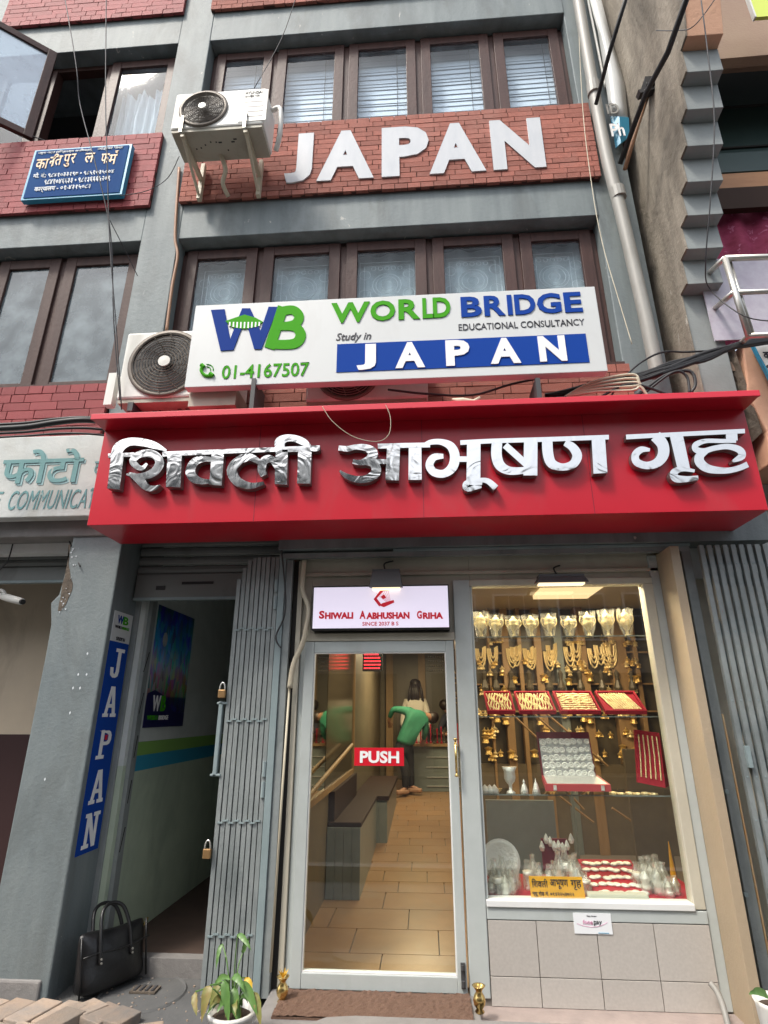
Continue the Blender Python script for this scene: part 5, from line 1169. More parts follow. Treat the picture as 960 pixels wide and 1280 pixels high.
# small silver on shelf three
def lathe_thing(name, label, cat, px, py, y, z, prof, m='silver', grp=None, bag=False, n=14, sx=1):
    q = at(px, py, y); o_ = MB().lathe(prof, (q.x, y, z), n, sx).build(name, M[m], smooth=True, loc=(q.x, y, z)); tag(o_, label, cat, grp); return o_
lathe_thing('silver_jug', 'silver cup with wide rim on the left of the third shelf', 'cup', 638, 982, 4.15, 1.108, [(.03, 0), (.03, .006), (.010, .02), (.012, .05), (.03, .07), (.038, .09), (.036, .13), (.05, .16), (.002, .155)])
lathe_thing('silver_bell', 'small silver bell right of the silver cup', 'bell', 655, 982, 4.15, 1.108, [(.026, 0), (.024, .02), (.014, .05), (.006, .06), (.010, .07), (.001, .085)])
lathe_thing('silver_bell', 'small silver bell next to the open maroon case', 'bell', 670, 984, 4.15, 1.108, [(.028, 0), (.022, .025), (.012, .06), (.005, .07), (.001, .09)])
for px in (606, 612, 618): lathe_thing('silver_ornament', 'crumpled silver ornament at the left end of the third shelf', 'ornament', px, 984, 4.16, 1.108, [(.03, 0), (.028, .02), (.012, .04), (.002, .05)], grp='silver ornaments at the left end of the third shelf', n=7)
for k in range(6): lathe_thing('gold_ornament', 'flat pale gold ornament lying right of the open case', 'ornament', 766 + k * 10, 984 + (k % 2) * 3, 4.18 - .04 * (k % 2), 1.109, [(.03, 0), (.028, .008), (.001, .012)], 'goldp', 'gold ornaments lying on the third shelf', n=8)
# bottom display
bt = .546
pl = thing('silver_plate', 'round silver plate standing at the left end of the crimson cloth', 'plate', (.44, 4.25, bt))
q = at(626, 1077, 4.22); T4 = Matrix.Translation((q.x, 4.24, q.z)) @ Matrix.Rotation(R(74), 4, 'X')
mb = MB().lathe([(.001, 0), (.09, .0), (.105, .012), (.125, .018), (.125, .022), (.10, .014), (.001, .006)], (0, 0, 0), 28); mb.v = [tuple(T4 @ Vector(v)) for v in mb.v]; mb.build('plate', M['silver'], pl, smooth=True)
def bagged(px, py, y, h, r, label, grp, m='silver'):
    q = at(px, py, y); t = thing('bagged_silver', label, 'silver ornament', (q.x, y, bt), grp)
    kd = random.random()
    if kd < .35: prof = [(r * .9, 0), (r * 1.05, h * .2), (r * .95, h * .35), (r * .55, h * .45), (r * .75, h * .62), (r * .7, h * .75), (r * .3, h * .85), (r * .35, h * .93), (.001, h)]
    elif kd < .6: prof = [(r * .5, 0), (r * .55, h * .08), (r * .2, h * .2), (r * .25, h * .4), (r * 1.1, h * .62), (r * 1.15, h * .8), (r * .9, h * .82), (.001, h * .7)]
    else: prof = [(r * .8, 0), (r, h * .15), (r * .7, h * .3), (r * .9, h * .5), (r * .5, h * .65), (r * .6, h * .75), (r * .2, h * .9), (.001, h)]
    mb = MB().lathe([(a * random.uniform(.85, 1.1), b) for a, b in prof], (q.x, y, bt), 9); mb.build('ornament', M[m], t, smooth=True)
    for v_ in t.children[0].data.vertices: v_.co += Vector((random.uniform(-1, 1), random.uniform(-1, 1), random.uniform(-1, 1))) * r * .10
    n = 9; vs = []
    for rr, z in ((r * 1.1, 0), (r * 1.35, h * .3), (r * 1.2, h * .7), (r * .5, h * 1.15), (r * .7, h * 1.3)):
        for k in range(n):
            a = 2 * math.pi * k / n; w = rr * random.uniform(.8, 1.15); vs.append((q.x + w * math.cos(a), y + w * .8 * math.sin(a), bt + z + random.uniform(-.006, .006)))
    MB().add(vs, [(i_ * n + k, i_ * n + (k + 1) % n, (i_ + 1) * n + (k + 1) % n, (i_ + 1) * n + k) for i_ in range(4) for k in range(n)]).build('clear_bag', M['plastic'], t)
def heap(lst, label, grp):
    for px, y, h, r in lst: bagged(px, 1098, y, h, r, label, grp)
heap([(614, 4.12, .10, .03), (622, 4.10, .12, .032), (631, 4.09, .11, .034), (639, 4.12, .10, .03), (618, 4.17, .14, .032), (628, 4.18, .15, .03), (637, 4.18, .13, .03), (645, 4.22, .12, .028)], 'bagged silver figure leaning before the round plate', 'bagged silver before the round plate')
heap([(660, 4.22, .13, .030), (667, 4.26, .15, .028), (674, 4.22, .12, .028), (687, 4.22, .11, .028), (693, 4.26, .12, .026)], 'bagged silver idol above the amber sign', 'bagged silver idols above the amber sign')
heap([(700, 4.24, .17, .034), (708, 4.28, .18, .034), (716, 4.24, .15, .034), (724, 4.20, .12, .032), (731, 4.17, .09, .03), (720, 4.30, .15, .03)], 'tall bagged silver piece in the middle of the crimson cloth', 'tall bagged silver pieces')
heap([(797, 4.26, .12, .03), (805, 4.30, .14, .034), (806, 4.20, .12, .034), (814, 4.24, .15, .036), (822, 4.18, .13, .036), (829, 4.22, .13, .034), (834, 4.14, .08, .032), (842, 4.18, .08, .03), (822, 4.30, .15, .034)], 'silver piece in the bagged heap at the right corner of the window', 'bagged silver heap in the right corner')
xa, xb = at(734, 1095, 4.3).x, at(800, 1095, 4.3).x
MB().add([(xa, 4.12, .546), (xb, 4.12, .546), (xb + .02, 4.52, .66), (xa, 4.52, .66), (xa, 4.52, .546), (xb + .02, 4.52, .546)], [(0, 1, 2, 3), (4, 5, 1, 0), (3, 2, 5, 4), (0, 3, 4), (1, 5, 2)]).build('sloped_cloth', M['velvet'], DC)
for i in range(7):
    for j in range(5):
        y = 4.15 + j * .078 + random.uniform(-.01, .01); x = xa + .03 + (xb - xa - .06) * i / 6 + random.uniform(-.012, .012); z = .546 + (y - 4.12) * .285
        T4 = Matrix.Translation((x, y, z)) @ Matrix.Rotation(math.atan(.285), 4, 'X') @ Matrix.Rotation(random.uniform(-.5, .5), 4, 'Z')
        mb = MB().lathe([(.024, 0), (.026, .006), (.018, .012), (.012, .008), (.001, .013)], (0, 0, 0), 10, 1.15, .75); mb.v = [tuple(T4 @ Vector(v)) for v in mb.v]; o_ = mb.build('silver_brooch', M['silver'], smooth=True, loc=(x, y, z)); tag(o_, 'oval silver piece laid in rows on the crimson cloth', 'ornament', 'oval silver pieces on the crimson cloth')
for k in range(8):
    q = at(678 + k * 5.2, 1060 + random.uniform(-6, 6), 4.34); o_ = MB().lathe([(.012, 0), (.02, .02), (.008, .05), (.001, .06)], (q.x, 4.34, q.z), 7).build('silver_trinket', M['silver'], loc=(q.x, 4.34, q.z)); tag(o_, 'tiny silver trinket pinned to the small maroon card', 'trinket', 'trinkets on the small maroon card')
a, b = at(676, 1048, 4.36), at(712, 1080, 4.36); tag(B(a.x, b.x, 4.36, 4.37, b.z - .04, a.z).build('trinket_card', M['case'], loc=(a.x, 4.36, b.z)), 'small maroon card standing behind the tall silver pieces', 'card')
a = at(662, 1097, 4.02); b = at(731, 1117, 4.02)
ys = thing('amber_sign', 'small amber sign with black Devanagari name at the foot of the window', 'sign', ((a.x + b.x) / 2, 4.02, .55))
T_ = .556; sz = a.z - b.z
MB().add([(a.x, 4.012, T_), (b.x, 4.012, T_), (b.x, 4.05, T_ + .105), (a.x, 4.05, T_ + .105), (a.x, 4.02, T_), (b.x, 4.02, T_), (b.x, 4.058, T_ + .105), (a.x, 4.058, T_ + .105)], [(0, 1, 2, 3), (7, 6, 5, 4), (0, 4, 5, 1), (1, 5, 6, 2), (2, 6, 7, 3), (3, 7, 4, 0)]).build('sheet', M['yellow'], ys)
Vv = Vector((0, .038, .105)).normalized(); fr = ((a.x, 4.012, T_), (1, 0, 0), Vv, (0, -Vv.z, Vv.y)); w = b.x - a.x
for s, u0, u1, v0, v1 in (('िश', .04, .155, .055, .10), ('वली', .15, .34, .055, .10), ('आभूषण', .38, .72, .048, .098), ('गृह', .77, .97, .045, .096), ('न्यू रोड नं. ०१४२२५३७२२', .03, .8, .008, .038)):
    text(s, (u0 * w, u1 * w, v0, v1), fr, M['ink'], 'lettering', ys, .0015, .012)
o_ = B(at(731, 1110, 4.04).x + .01, at(810, 1110, 4.04).x, 4.03, 4.10, bt, bt + .035).build('folded_cloth', M['cloth'], bevel=.014, loc=(1.1, 4.05, bt)); tag(o_, 'pale folded cloth lying right of the amber sign', 'cloth')
q = at(848, 1085, 4.3); o_ = MB().lathe([(.03, 0), (.02, .06), (.008, .2), (.002, .26)], (q.x - .02, 4.35, bt), 6).build('yellow_pennant', M['yellow'], loc=(q.x, 4.35, bt)); tag(o_, 'slim yellow pennant in the right corner of the display window', 'pennant')

# ================================================================== PEOPLE
def skinned(name, verts, edges, radii, m, parent, sub=1):
    me = bpy.data.meshes.new(name); me.from_pydata([tuple(v) for v in verts], edges, []); me.materials.append(m)
    o = bpy.data.objects.new(name, me); COL.objects.link(o)
    sk = o.modifiers.new('skin', 'SKIN'); sk.use_smooth_shade = True
    for i, r in enumerate(radii):
        d = me.skin_vertices[0].data[i]; d.radius = (r, r) if not isinstance(r, tuple) else r; d.use_root = (i == 0)
    o.modifiers.new('sub', 'SUBSURF').levels = sub; o.modifiers['sub'].render_levels = sub
    dg = bpy.context.evaluated_depsgraph_get(); me2 = bpy.data.meshes.new_from_object(o.evaluated_get(dg)); me2.materials.clear(); me2.materials.append(m)
    bpy.data.objects.remove(o); o = bpy.data.objects.new(name, me2); COL.objects.link(o); attach(o, parent)
    for p in me2.polygons: p.use_smooth = True
    return o
def human(label, J, shirt, trous, hair, shoe, long_hair=False):
    """J: joint positions"""
    P_ = {k: Vector(v) for k, v in J.items()}; root = (P_['al'] + P_['ar']) / 2
    t = thing('person', label, 'person', (root.x, root.y, root.z))
    ks = ['pelvis', 'waist', 'chest', 'neck', 'head', 'crown', 'sl', 'el', 'wl', 'hl', 'sr', 'er', 'wr', 'hr', 'pl', 'kl', 'al', 'fl', 'pr', 'kr', 'ar', 'fr']
    rd = [.11, .10, .10, .05, .085, .07, .06, .042, .03, .03, .06, .042, .03, .03, .09, .06, .04, .035, .09, .06, .04, .035]
    E_ = [('pelvis', 'waist'), ('waist', 'chest'), ('chest', 'neck'), ('neck', 'head'), ('head', 'crown'), ('chest', 'sl'), ('sl', 'el'), ('el', 'wl'), ('wl', 'hl'), ('chest', 'sr'), ('sr', 'er'), ('er', 'wr'), ('wr', 'hr'), ('pelvis', 'pl'), ('pl', 'kl'), ('kl', 'al'), ('al', 'fl'), ('pelvis', 'pr'), ('pr', 'kr'), ('kr', 'ar'), ('ar', 'fr')]
    ix = {k: i for i, k in enumerate(ks)}
    body = skinned('body', [P_[k] for k in ks], [(ix[a], ix[b]) for a, b in E_], rd, M['skin'], t)
    for h_, w_ in (('hl', 'wl'), ('hr', 'wr')):
        d = (P_[h_] - P_[w_]).normalized(); s = d.cross(Vector((0, 1, .2))).normalized(); mb = MB()
        for k in range(4): b0 = P_[h_] + s * (k - 1.5) * .018; mb.tube([b0, b0 + d * .035, b0 + d * (.06 + .008 * (k in (1, 2))) + Vector((0, .01, -.01))], .008, 5)
        b0 = P_[h_] + s * .03 - d * .03; mb.tube([b0, b0 + s * .02 + d * .03, b0 + s * .022 + d * .05], .009, 5); mb.build('fingers', M['skin'], body)
    def sub(nm, keys, rr, m):
        i2 = {k: i for i, k in enumerate(keys)}; return skinned(nm, [P_[k] for k in keys], [(i2[a], i2[b]) for a, b in E_ if a in i2 and b in i2], rr, M[m], t)
    P_['wl2'] = P_['el'].lerp(P_['wl'], .85); P_['wr2'] = P_['er'].lerp(P_['wr'], .85)
    E_ += [('el', 'wl2'), ('er', 'wr2')]
    sub('shirt', ['waist', 'pelvis', 'chest', 'neck', 'sl', 'el', 'wl2', 'sr', 'er', 'wr2'], [.14, .15, (.20, .14), .06, .085, .055, .043, .085, .055, .043], shirt)
    sub('trousers', ['pelvis', 'waist', 'pl', 'kl', 'al', 'pr', 'kr', 'ar'], [.14, .12, .11, .08, .06, .11, .08, .06], trous)
    hd = P_['crown']; mb = MB(); d = (P_['crown'] - P_['neck']).normalized()
    mb.lathe([(.001, -.1), (.06, -.09), (.095, -.05), (.108, .0), (.10, .05), (.06, .09), (.001, .10)], tuple(hd + Vector((0, .03 * hair, .0))), 12)
    if long_hair:
        for k in range(14): a = random.uniform(-1, 1); mb.tube([hd + Vector((a * .08, -.04, .02)), hd + Vector((a * .12, -.07, -.15 + random.uniform(-.03, .03))), hd + Vector((a * .15, -.06, -.34 + random.uniform(-.05, .05)))], .028, 6)
    mb.build('hair', M['hair'], t, smooth=True)
    for f_, a_ in (('fl', 'al'), ('fr', 'ar')):
        d = P_[f_] - P_[a_]; an = math.atan2(d.y, d.x); T4 = Matrix.Translation(P_[a_] + Vector((0, 0, -.0))) @ Matrix.Rotation(an, 4, 'Z')
        MB().box(-.05, .19, -.045, .045, -.075, -.01, T4).build('shoe', M[shoe], t, bevel=.02)
    return t
y0 = 10.3
def a3(px, py, dy=0): return at(px, py, y0 + dy)
human('person in a green shirt and black trousers bending over the back counter', dict(pelvis=a3(503, 932), waist=a3(508, 916, .03), chest=a3(521, 899, .06), neck=a3(532, 894, .12), head=a3(537, 897, .18), crown=a3(541, 897, .22),
      sl=a3(512, 889), el=a3(491, 886, -.05), wl=a3(486, 900, .05), hl=a3(487, 905, .1), sr=a3(532, 900, .1), er=a3(532, 915, .1), wr=a3(529, 926, .25), hr=a3(528, 929, .3),
      pl=a3(498, 940, -.0), kl=a3(507, 962), al=a3(507, 986), fl=a3(498, 991, -.1), pr=a3(510, 940, .1), kr=a3(512, 960, .15), ar=a3(514, 984, .15), fr=a3(524, 987, .1)), 'shirtg', 'trouser', 0, 'shoe')
y0 = 11.4
human('person with long dark curly hair and white blouse standing behind the back counter', dict(pelvis=a3(520, 930), waist=a3(520, 915), chest=a3(519, 888), neck=a3(519, 872), head=a3(519, 862), crown=a3(519, 855),
      sl=a3(507, 878), el=a3(503, 905, -.1), wl=a3(512, 920, -.3), hl=a3(516, 922, -.35), sr=a3(531, 878), er=a3(536, 902, -.1), wr=a3(530, 920, -.3), hr=a3(528, 922, -.35),
      pl=a3(515, 938), kl=a3(515, 960), al=a3(515, 980), fl=a3(515, 982, -.15), pr=a3(525, 938), kr=a3(525, 960), ar=a3(525, 980), fr=a3(525, 982, -.15)), 'shirtw', 'trouser', 1, 'shoe', True)
human('person in a dark shirt leaning low at the right of the back counter', dict(pelvis=a3(572, 925), waist=a3(570, 915), chest=a3(566, 900), neck=a3(561, 890), head=a3(558, 885), crown=a3(556, 881),
      sl=a3(556, 898), el=a3(550, 912, -.2), wl=a3(556, 918, -.4), hl=a3(560, 918, -.45), sr=a3(576, 898), er=a3(580, 912, -.1), wr=a3(572, 918, -.3), hr=a3(568, 918, -.35),
      pl=a3(568, 935), kl=a3(568, 960), al=a3(568, 980), fl=a3(568, 982, -.15), pr=a3(578, 935), kr=a3(578, 960), ar=a3(578, 980), fr=a3(578, 982, -.15)), 'shirtd', 'trouser', 0, 'shoe')

# ================================================================== BAG
random.seed(3)
bg_ = thing('laptop_bag', 'black leather laptop bag with two handles leaning against the grey column', 'bag', (-2.0, 4.1, .02))
A_ = Vector((-2.03, 3.86, .03)); D_ = Vector((.30, .52, 0)).normalized(); Nn = Vector((-D_.y, D_.x, 0)); Up = (Vector((0, 0, 1)) + Nn * .22).normalized()
def bpnt(u, v, w): return A_ + D_ * u + Up * v + Nn * w
Lb, Hb, Tb = .44, .33, .11
nx, nz = 10, 8; mb = MB(); vs = []
for s in (0, 1):
    for i in range(nx + 1):
        for j in range(nz + 1):
            u, v = i / nx, j / nz; bul = (math.sin(math.pi * u) * math.sin(math.pi * v)) ** .5 * .034 + .010 * math.sin(u * 8 + v * 6) * math.sin(v * 4)
            ro = .02 * (abs(2 * u - 1) ** 6); top = Hb * (1 - .06 * abs(2 * u - 1) ** 3 - .05 * math.sin(u * 3.1) + .03 * math.cos(u * 5))
            vs.append(bpnt(u * Lb, v * top + (.03 * abs(2 * u - 1) ** 8 if j == 0 else 0), (-bul + ro) if s == 0 else (Tb * (1 - .45 * v) + bul * .5 - ro)))
n1 = (nx + 1) * (nz + 1); f = []
for i in range(nx):
    for j in range(nz):
        a = i * (nz + 1) + j; q = (a, a + nz + 1, a + nz + 2, a + 1); f.append(q); f.append(tuple(n1 + k for k in reversed(q)))
for i in range(nx):
    for j in (0, nz): a, b = i * (nz + 1) + j, (i + 1) * (nz + 1) + j; f.append((a, b, b + n1, a + n1))
for j in range(nz):
    for i in (0, nx): a, b = i * (nz + 1) + j, i * (nz + 1) + j + 1; f.append((a, b, b + n1, a + n1))
mb.add(vs, f); o = mb.build('body', M['leather'], bg_, smooth=True); md = o.modifiers.new('s', 'SUBSURF'); md.levels = 1; md.render_levels = 1
mb = MB().tube([bpnt(u * Lb, .215 + .006 * math.sin(u * 8), -.03 - .02 * math.sin(math.pi * u)) for u in [k / 12 for k in range(13)]], .005, 6); mb.tube([bpnt(.003, v, .0) for v in (.01, .1, .2, .31)], .006, 6).tube([bpnt(Lb - .003, v, .0) for v in (.01, .1, .2, .31)], .006, 6); mb.build('piping', M['leather'], bg_, smooth=True)
for w, hh in ((-.03, .15), (.06, .13)):
    mb = MB(); pts = catmull([bpnt(.10, .16, w - .012), bpnt(.105, .30, w), bpnt(.13, .33 + hh * .55, w + .03), bpnt(.20, .33 + hh * .75, w + .05), bpnt(.27, .33 + hh * .55, w + .03), bpnt(.30, .30, w), bpnt(.305, .16, w - .012)], 5)
    mb.tube(pts, .011, 8); mb.build('handle', M['leather'], bg_, smooth=True)
mb = MB()
for u in (.10, .305):
    for v in (.17, .19): mb.tube([bpnt(u, v, -.052), bpnt(u, v, -.058)], .006, 8)
mb.build('rivets', M['steel'], bg_)
B(0, 0.004, 0, .004, 0, .004)
MB().tube([bpnt(Lb - .01, .26, .03), bpnt(Lb + .02, .285, .03), bpnt(Lb + .03, .30, .03)], .006, 6).build('strap_ring', M['brass'], bg_)

# ================================================================== PAVED LEDGE, MANHOLE
lg = kind(B(-3.6, -1.93, 3.30, 3.80, -.03, .045).build('paved_ledge', M['step'], bevel=.01), 'structure')
def paver(cx, cy, z, rz, l=.25, w=.145, h=.035, tilt=0):
    T4 = Matrix.Translation((cx, cy, z)) @ Matrix.Rotation(rz, 4, 'Z') @ Matrix.Rotation(tilt, 4, 'X')
    MB().box(-l / 2, l / 2, -w / 2, w / 2, 0, h, T4).build('paving_brick', M['paver'], lg, bevel=.006)
x = -2.95; k = 0
for k in range(8):
    for j in range(3):
        cx = -3.1 + k * .155 + j * .05; cy = 3.66 - j * .255
        if cx < -1.98: paver(cx, cy, .047 + random.uniform(-.003, .003), R(77 + random.uniform(-2, 2)), h=random.uniform(.028, .034))
paver(-1.80, 3.70, .005, R(70), l=.19, tilt=R(4), h=.06); paver(-1.69, 3.68, .005, R(72), l=.16, tilt=R(3), h=.06); paver(-1.90, 3.74, .004, R(60), l=.14, h=.07)
paver(-1.50, 3.60, .0, R(20), l=.16, h=.04); paver(-1.98, 3.60, .01, R(72), l=.2, h=.07)
kind(B(-2.0, -1.35, 3.35, 3.66, -.03, .02).build('broken_pavement', M['step'], bevel=.008), 'structure')
mb = MB()
for k in range(170):
    x = random.uniform(-2.3, -1.0); y = random.uniform(3.4, 4.25); z = .02 if y < 3.66 else .013; q_ = random.uniform(.002, .007)
    mb.box(-q_, q_, -q_ * .8, q_ * .8, -q_ * .3, q_ * .9, Matrix.Translation((x, y, z)) @ Matrix.Rotation(random.uniform(0, 3), 4, 'Z') @ Matrix.Rotation(random.uniform(-.4, .4), 4, 'X'))
g_ = mb.build('grit', M['paver']); tag(g_, 'scattered grit and mortar crumbs on the ground before the passage', 'grit'); kind(g_, 'stuff')
mh = thing('drain_cover', 'round cement patch with a small rectangular drain grate before the passage', 'drain cover', (-1.72, 4.05, .012))
MB().lathe([(.001, .013), (.24, .014), (.25, .022), (.26, .013), (.001, .0125)], (-1.74, 4.05, .0), 32).build('ring', M['ground'], mh)
B(-1.82, -1.66, 4.04, 4.13, .016, .026).build('grate_frame', M['rubble'], mh)
for k in range(4): B(-1.80 + k * .036, -1.785 + k * .036, 4.05, 4.12, .026, .032).build('grate_bar', M['wire'], mh)

# ================================================================== MAT, VASES, PLANTS
mt = thing('door_mat', 'brown coir mat on the step in front of the glass door', 'mat', (-.3, 3.78, .092))
n1, n2 = 60, 18; vs = []; fcs = []
for i in range(n1 + 1):
    for j in range(n2 + 1):
        vs.append((-.845 + 1.06 * i / n1 + random.uniform(-.003, .003), 3.62 + .305 * j / n2 + random.uniform(-.003, .003), .108 + random.uniform(-.004, .006)))
for i in range(n1):
    for j in range(n2): a = i * (n2 + 1) + j; fcs.append((a, a + n2 + 1, a + n2 + 2, a + 1))
MB().add(vs, fcs).build('pile', M['rug'], mt); B(-.845, .215, 3.62, 3.925, .092, .102).build('backing', M['rug'], mt)
o = MB().prism([(-.66, 3.42), (.6, 3.42), (.6, 3.63), (-.40, 3.635), (-.55, 3.61), (-.64, 3.53)], (0, 0, .093), (1, 0, 0), (0, 1, 0), (0, 0, 1), .02).build('stone_slab', M['step'], loc=(0, 3.5, .1)); tag(o, 'pale grey slab at the very bottom in front of the coir mat', 'slab')
def vase(x, y, z, label):
    t = thing('brass_vase', label, 'vase', (x, y, z), 'brass vases on either side of the door')
    MB().lathe([(.022, 0), (.026, .006), (.016, .018), (.03, .035), (.034, .055), (.028, .075), (.016, .092), (.019, .10), (.032, .115), (.036, .12), (.028, .118), (.012, .10)], (x, y, z), 20).build('body', M['brass'], t, smooth=True)
    return t
q = at(352, 1256, 3.80); v1 = vase(q.x, 3.80, .093, 'brass vase holding yellow petals left of the door')
for k in range(6): a = k * 1.05; MB().add([(q.x, 3.8, .2), (q.x + .02 * math.cos(a), 3.8 + .02 * math.sin(a), .225), (q.x + .03 * math.cos(a + .4), 3.8 + .03 * math.sin(a + .4), .245), (q.x + .008 * math.cos(a + .8), 3.8, .225)], [(0, 1, 2, 3)]).build('petal', M['leafy'], v1)
q = at(600, 1268, 3.76); vase(q.x, 3.76, .093, 'empty brass vase at the right foot of the door frame')
def leaf(base, tip, w, m, par, droop=.1, bend=0.0, n=10, fold=.35):
    w *= .82
    base = Vector(base); tip = Vector(tip); ax = tip - base; side = ax.cross(Vector((0, -1, .35))).normalized(); nrm = side.cross(ax).normalized(); vs = []
    for i in range(n + 1):
        t = i / n; c = base.lerp(tip, t) + Vector((0, 0, 1)) * droop * 4 * t * (1 - t) + side * bend * math.sin(math.pi * t); ww = w * (math.sin(math.pi * min(1, t ** .75)) ** .8) + .0006
        ed = nrm * ww * fold; wv = .004 * math.sin(i * 2.2)
        vs += [c - side * ww + ed + nrm * wv, c, c + side * ww + ed - nrm * wv]
    f = [(3 * i + j, 3 * i + j + 1, 3 * i + j + 4, 3 * i + j + 3) for i in range(n) for j in (0, 1)]
    o = MB().add(vs, f).build('leaf', M[m], par, smooth=True); return o
PYp = 3.42; c = at(290, 1262, PYp)
pt = thing('potted_plant', 'leafy plant in a white pot with one yellow leaf before the folded gate', 'plant', (c.x, PYp, 0))
MB().lathe([(.075, 0), (.085, .01), (.108, c.z - .02), (.118, c.z - .02), (.12, c.z), (.106, c.z), (.10, c.z - .03), (.001, c.z - .03)], (c.x, PYp, 0), 24).build('pot', M['pot'], pt, smooth=True)
MB().lathe([(.10, c.z - .03), (.07, c.z - .015), (.001, c.z - .01)], (c.x, PYp, 0), 16).build('soil', M['soil'], pt)
def pa(px, py, dy=0): return at(px, py, PYp + dy)
base = Vector((c.x, PYp, c.z - .02))
LV = [((262, 1232), (252, 1278), .028, 'leafb', .03), ((280, 1225), (286, 1280), .026, 'leaf', .02), ((292, 1235), (297, 1278), .030, 'leaf', .02), ((300, 1228), (322, 1272), .026, 'leaf', .03), ((274, 1228), (262, 1275), .024, 'leafb', .03),
      ((306, 1222), (313, 1256), .020, 'leafy', .02), ((303, 1192), (312, 1172), .014, 'leaf', .0), ((278, 1180), (270, 1212), .012, 'leaf', .02), ((297, 1168), (314, 1188), .015, 'leaf', .02), ((318, 1240), (326, 1285), .022, 'leafb', .02),
      ((268, 1232), (290, 1226), .016, 'leaf', .02), ((244, 1240), (246, 1270), .018, 'leafb', .01), ((290, 1222), (306, 1240), .02, 'leaf', .03)]
for i, (a_, b_, w, m_, dr_) in enumerate(LV):
    dy = random.uniform(-.10, .07); p, q = pa(*a_, dy), pa(*b_, dy - .05); leaf(p, q, w, m_, pt, dr_, random.uniform(-.01, .01))
    MB().tube(catmull([base, (base + p) / 2 + Vector((0, -.01, .06)), p], 4), .0035, 5).build('stem', M['leaf'], pt)
for k in range(20):
    a = random.uniform(0, 6.28); r1 = random.uniform(.05, .1); p = base + Vector((r1 * .5 * math.cos(a), r1 * .5 * math.sin(a), .05)); q = base + Vector((r1 * 1.3 * math.cos(a), r1 * 1.3 * math.sin(a), random.uniform(-.04, .09)))
    leaf(p, q, random.uniform(.012, .022), random.choice(('leaf', 'leaf', 'leafb')), pt, .03)
PYp = 3.46; c = at(962, 1268, PYp)
p2 = thing('potted_plant', 'white pot with green leaves at the foot of the right gate', 'plant', (c.x, PYp, 0))
zt_ = at(950, 1250, PYp).z
MB().lathe([(.07, 0), (.08, .01), (.10, zt_ - .02), (.108, zt_), (.098, zt_), (.09, zt_ - .03), (.001, zt_ - .03)], (c.x + .05, PYp, 0), 24).build('pot', M['pot'], p2, smooth=True)
MB().lathe([(.09, zt_ - .03), (.001, zt_ - .015)], (c.x + .05, PYp, 0), 16).build('soil', M['soil'], p2)
leaf(at(962, 1248, PYp), at(936, 1243, PYp - .05), .02, 'leaf', p2, .02); leaf(at(965, 1250, PYp), at(985, 1225, PYp), .02, 'leaf', p2, .02); leaf(at(965, 1250, PYp), at(975, 1200, PYp), .018, 'leaf', p2, .02)

# ================================================================== RIGHT NEIGHBOUR
RB = thing('neighbour_building', 'peach and grey neighbouring building with stepped grey fins and stained concrete side wall', 'building', (2.6, 4, 0))
def rb(n, mb, m, **k): return mb.build(n, M[m], RB, **k)
XA, XB = 2.05, 2.31
ys_ = [-60, 42, 87, 134, 180, 225, 267, 309, 353]
front = []
def fq(px, py): v = atx(px, py, XB); return (v.y, v.z)
pts = []
for i, Yp in enumerate(ys_):
    yf, zf = fq(904, Yp)
    yi, zi = fq(899, Yp + 20)
    zi = zf - .012; yi = yf + .095 + .002 * i
    pts.append(((yf, zf), (yi, zi)))
for i in range(1, len(pts)):
    (yt, zt0) = pts[i - 1][1]; (yf, zf) = pts[i][0]; (yi, zi) = pts[i][1]
    rb('fin', MB().prism([(4.3, zi), (yi, zi), (yi - .05, zi + .008), (yf, zf), (yt - .004, zt0), (4.3, zt0)], (XA + .003, 0, 0), (0, 1, 0), (0, 0, 1), (1, 0, 0), XB - XA), 'peach' if i <= 1 else 'fin', bevel=.004)
yl, zl = pts[-1][1]
rb('column', B(XA + .003, XB - .02, yl + .0, 4.3, 3.5, zl), 'fin', bevel=.006)
# concrete side wall following the fins
poly_ = [(4.35, 2.9), (3.55, 2.9), (yl - .02, 3.4), (yl - .01, zl)]
for i in range(len(pts) - 1, 0, -1):
    poly_ += [(pts[i][1][0] - .01, pts[i][1][1]), (pts[i][0][0] - .006, pts[i][0][1]), (pts[i - 1][1][0] - .01, pts[i - 1][1][1])]
poly_ += [(2.5, 9.5), (4.35, 9.5)]
rb('side_wall', MB().prism(poly_, (XA - .012, 0, 0), (0, 1, 0), (0, 0, 1), (1, 0, 0), .013), 'conc')
zz_ = lambda py, y: at(930, py, y).z
Y2 = 4.25
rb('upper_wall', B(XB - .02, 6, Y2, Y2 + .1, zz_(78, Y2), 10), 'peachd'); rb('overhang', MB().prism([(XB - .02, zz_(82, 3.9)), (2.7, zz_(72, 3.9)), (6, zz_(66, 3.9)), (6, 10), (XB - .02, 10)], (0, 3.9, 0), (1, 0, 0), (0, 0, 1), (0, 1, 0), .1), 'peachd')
rb('green_panel', B(XB - .02, 6, Y2 + .3, Y2 + .4, zz_(192, Y2 + .3), 9), 'dgreen'); rb('green_rail', B(XB - .02, 6, Y2 + .15, Y2 + .28, zz_(214, Y2 + .15), zz_(190, Y2 + .15)), 'dgreen')
for pyy in (135, 186): rb('panel_joint', B(XB - .02, 6, Y2 + .28, Y2 + .299, zz_(pyy, Y2 + .3), zz_(pyy, Y2 + .3) + .02), 'void')
rb('timber_beam', B(XB - .02, 6, Y2 + .1, Y2 + .25, zz_(236, Y2 + .1), zz_(216, Y2 + .1)), 'tan'); rb('dark_gap', B(XB - .02, 6, 4.08, 4.14, zz_(262, 4.1), zz_(236, 4.1)), 'seat')
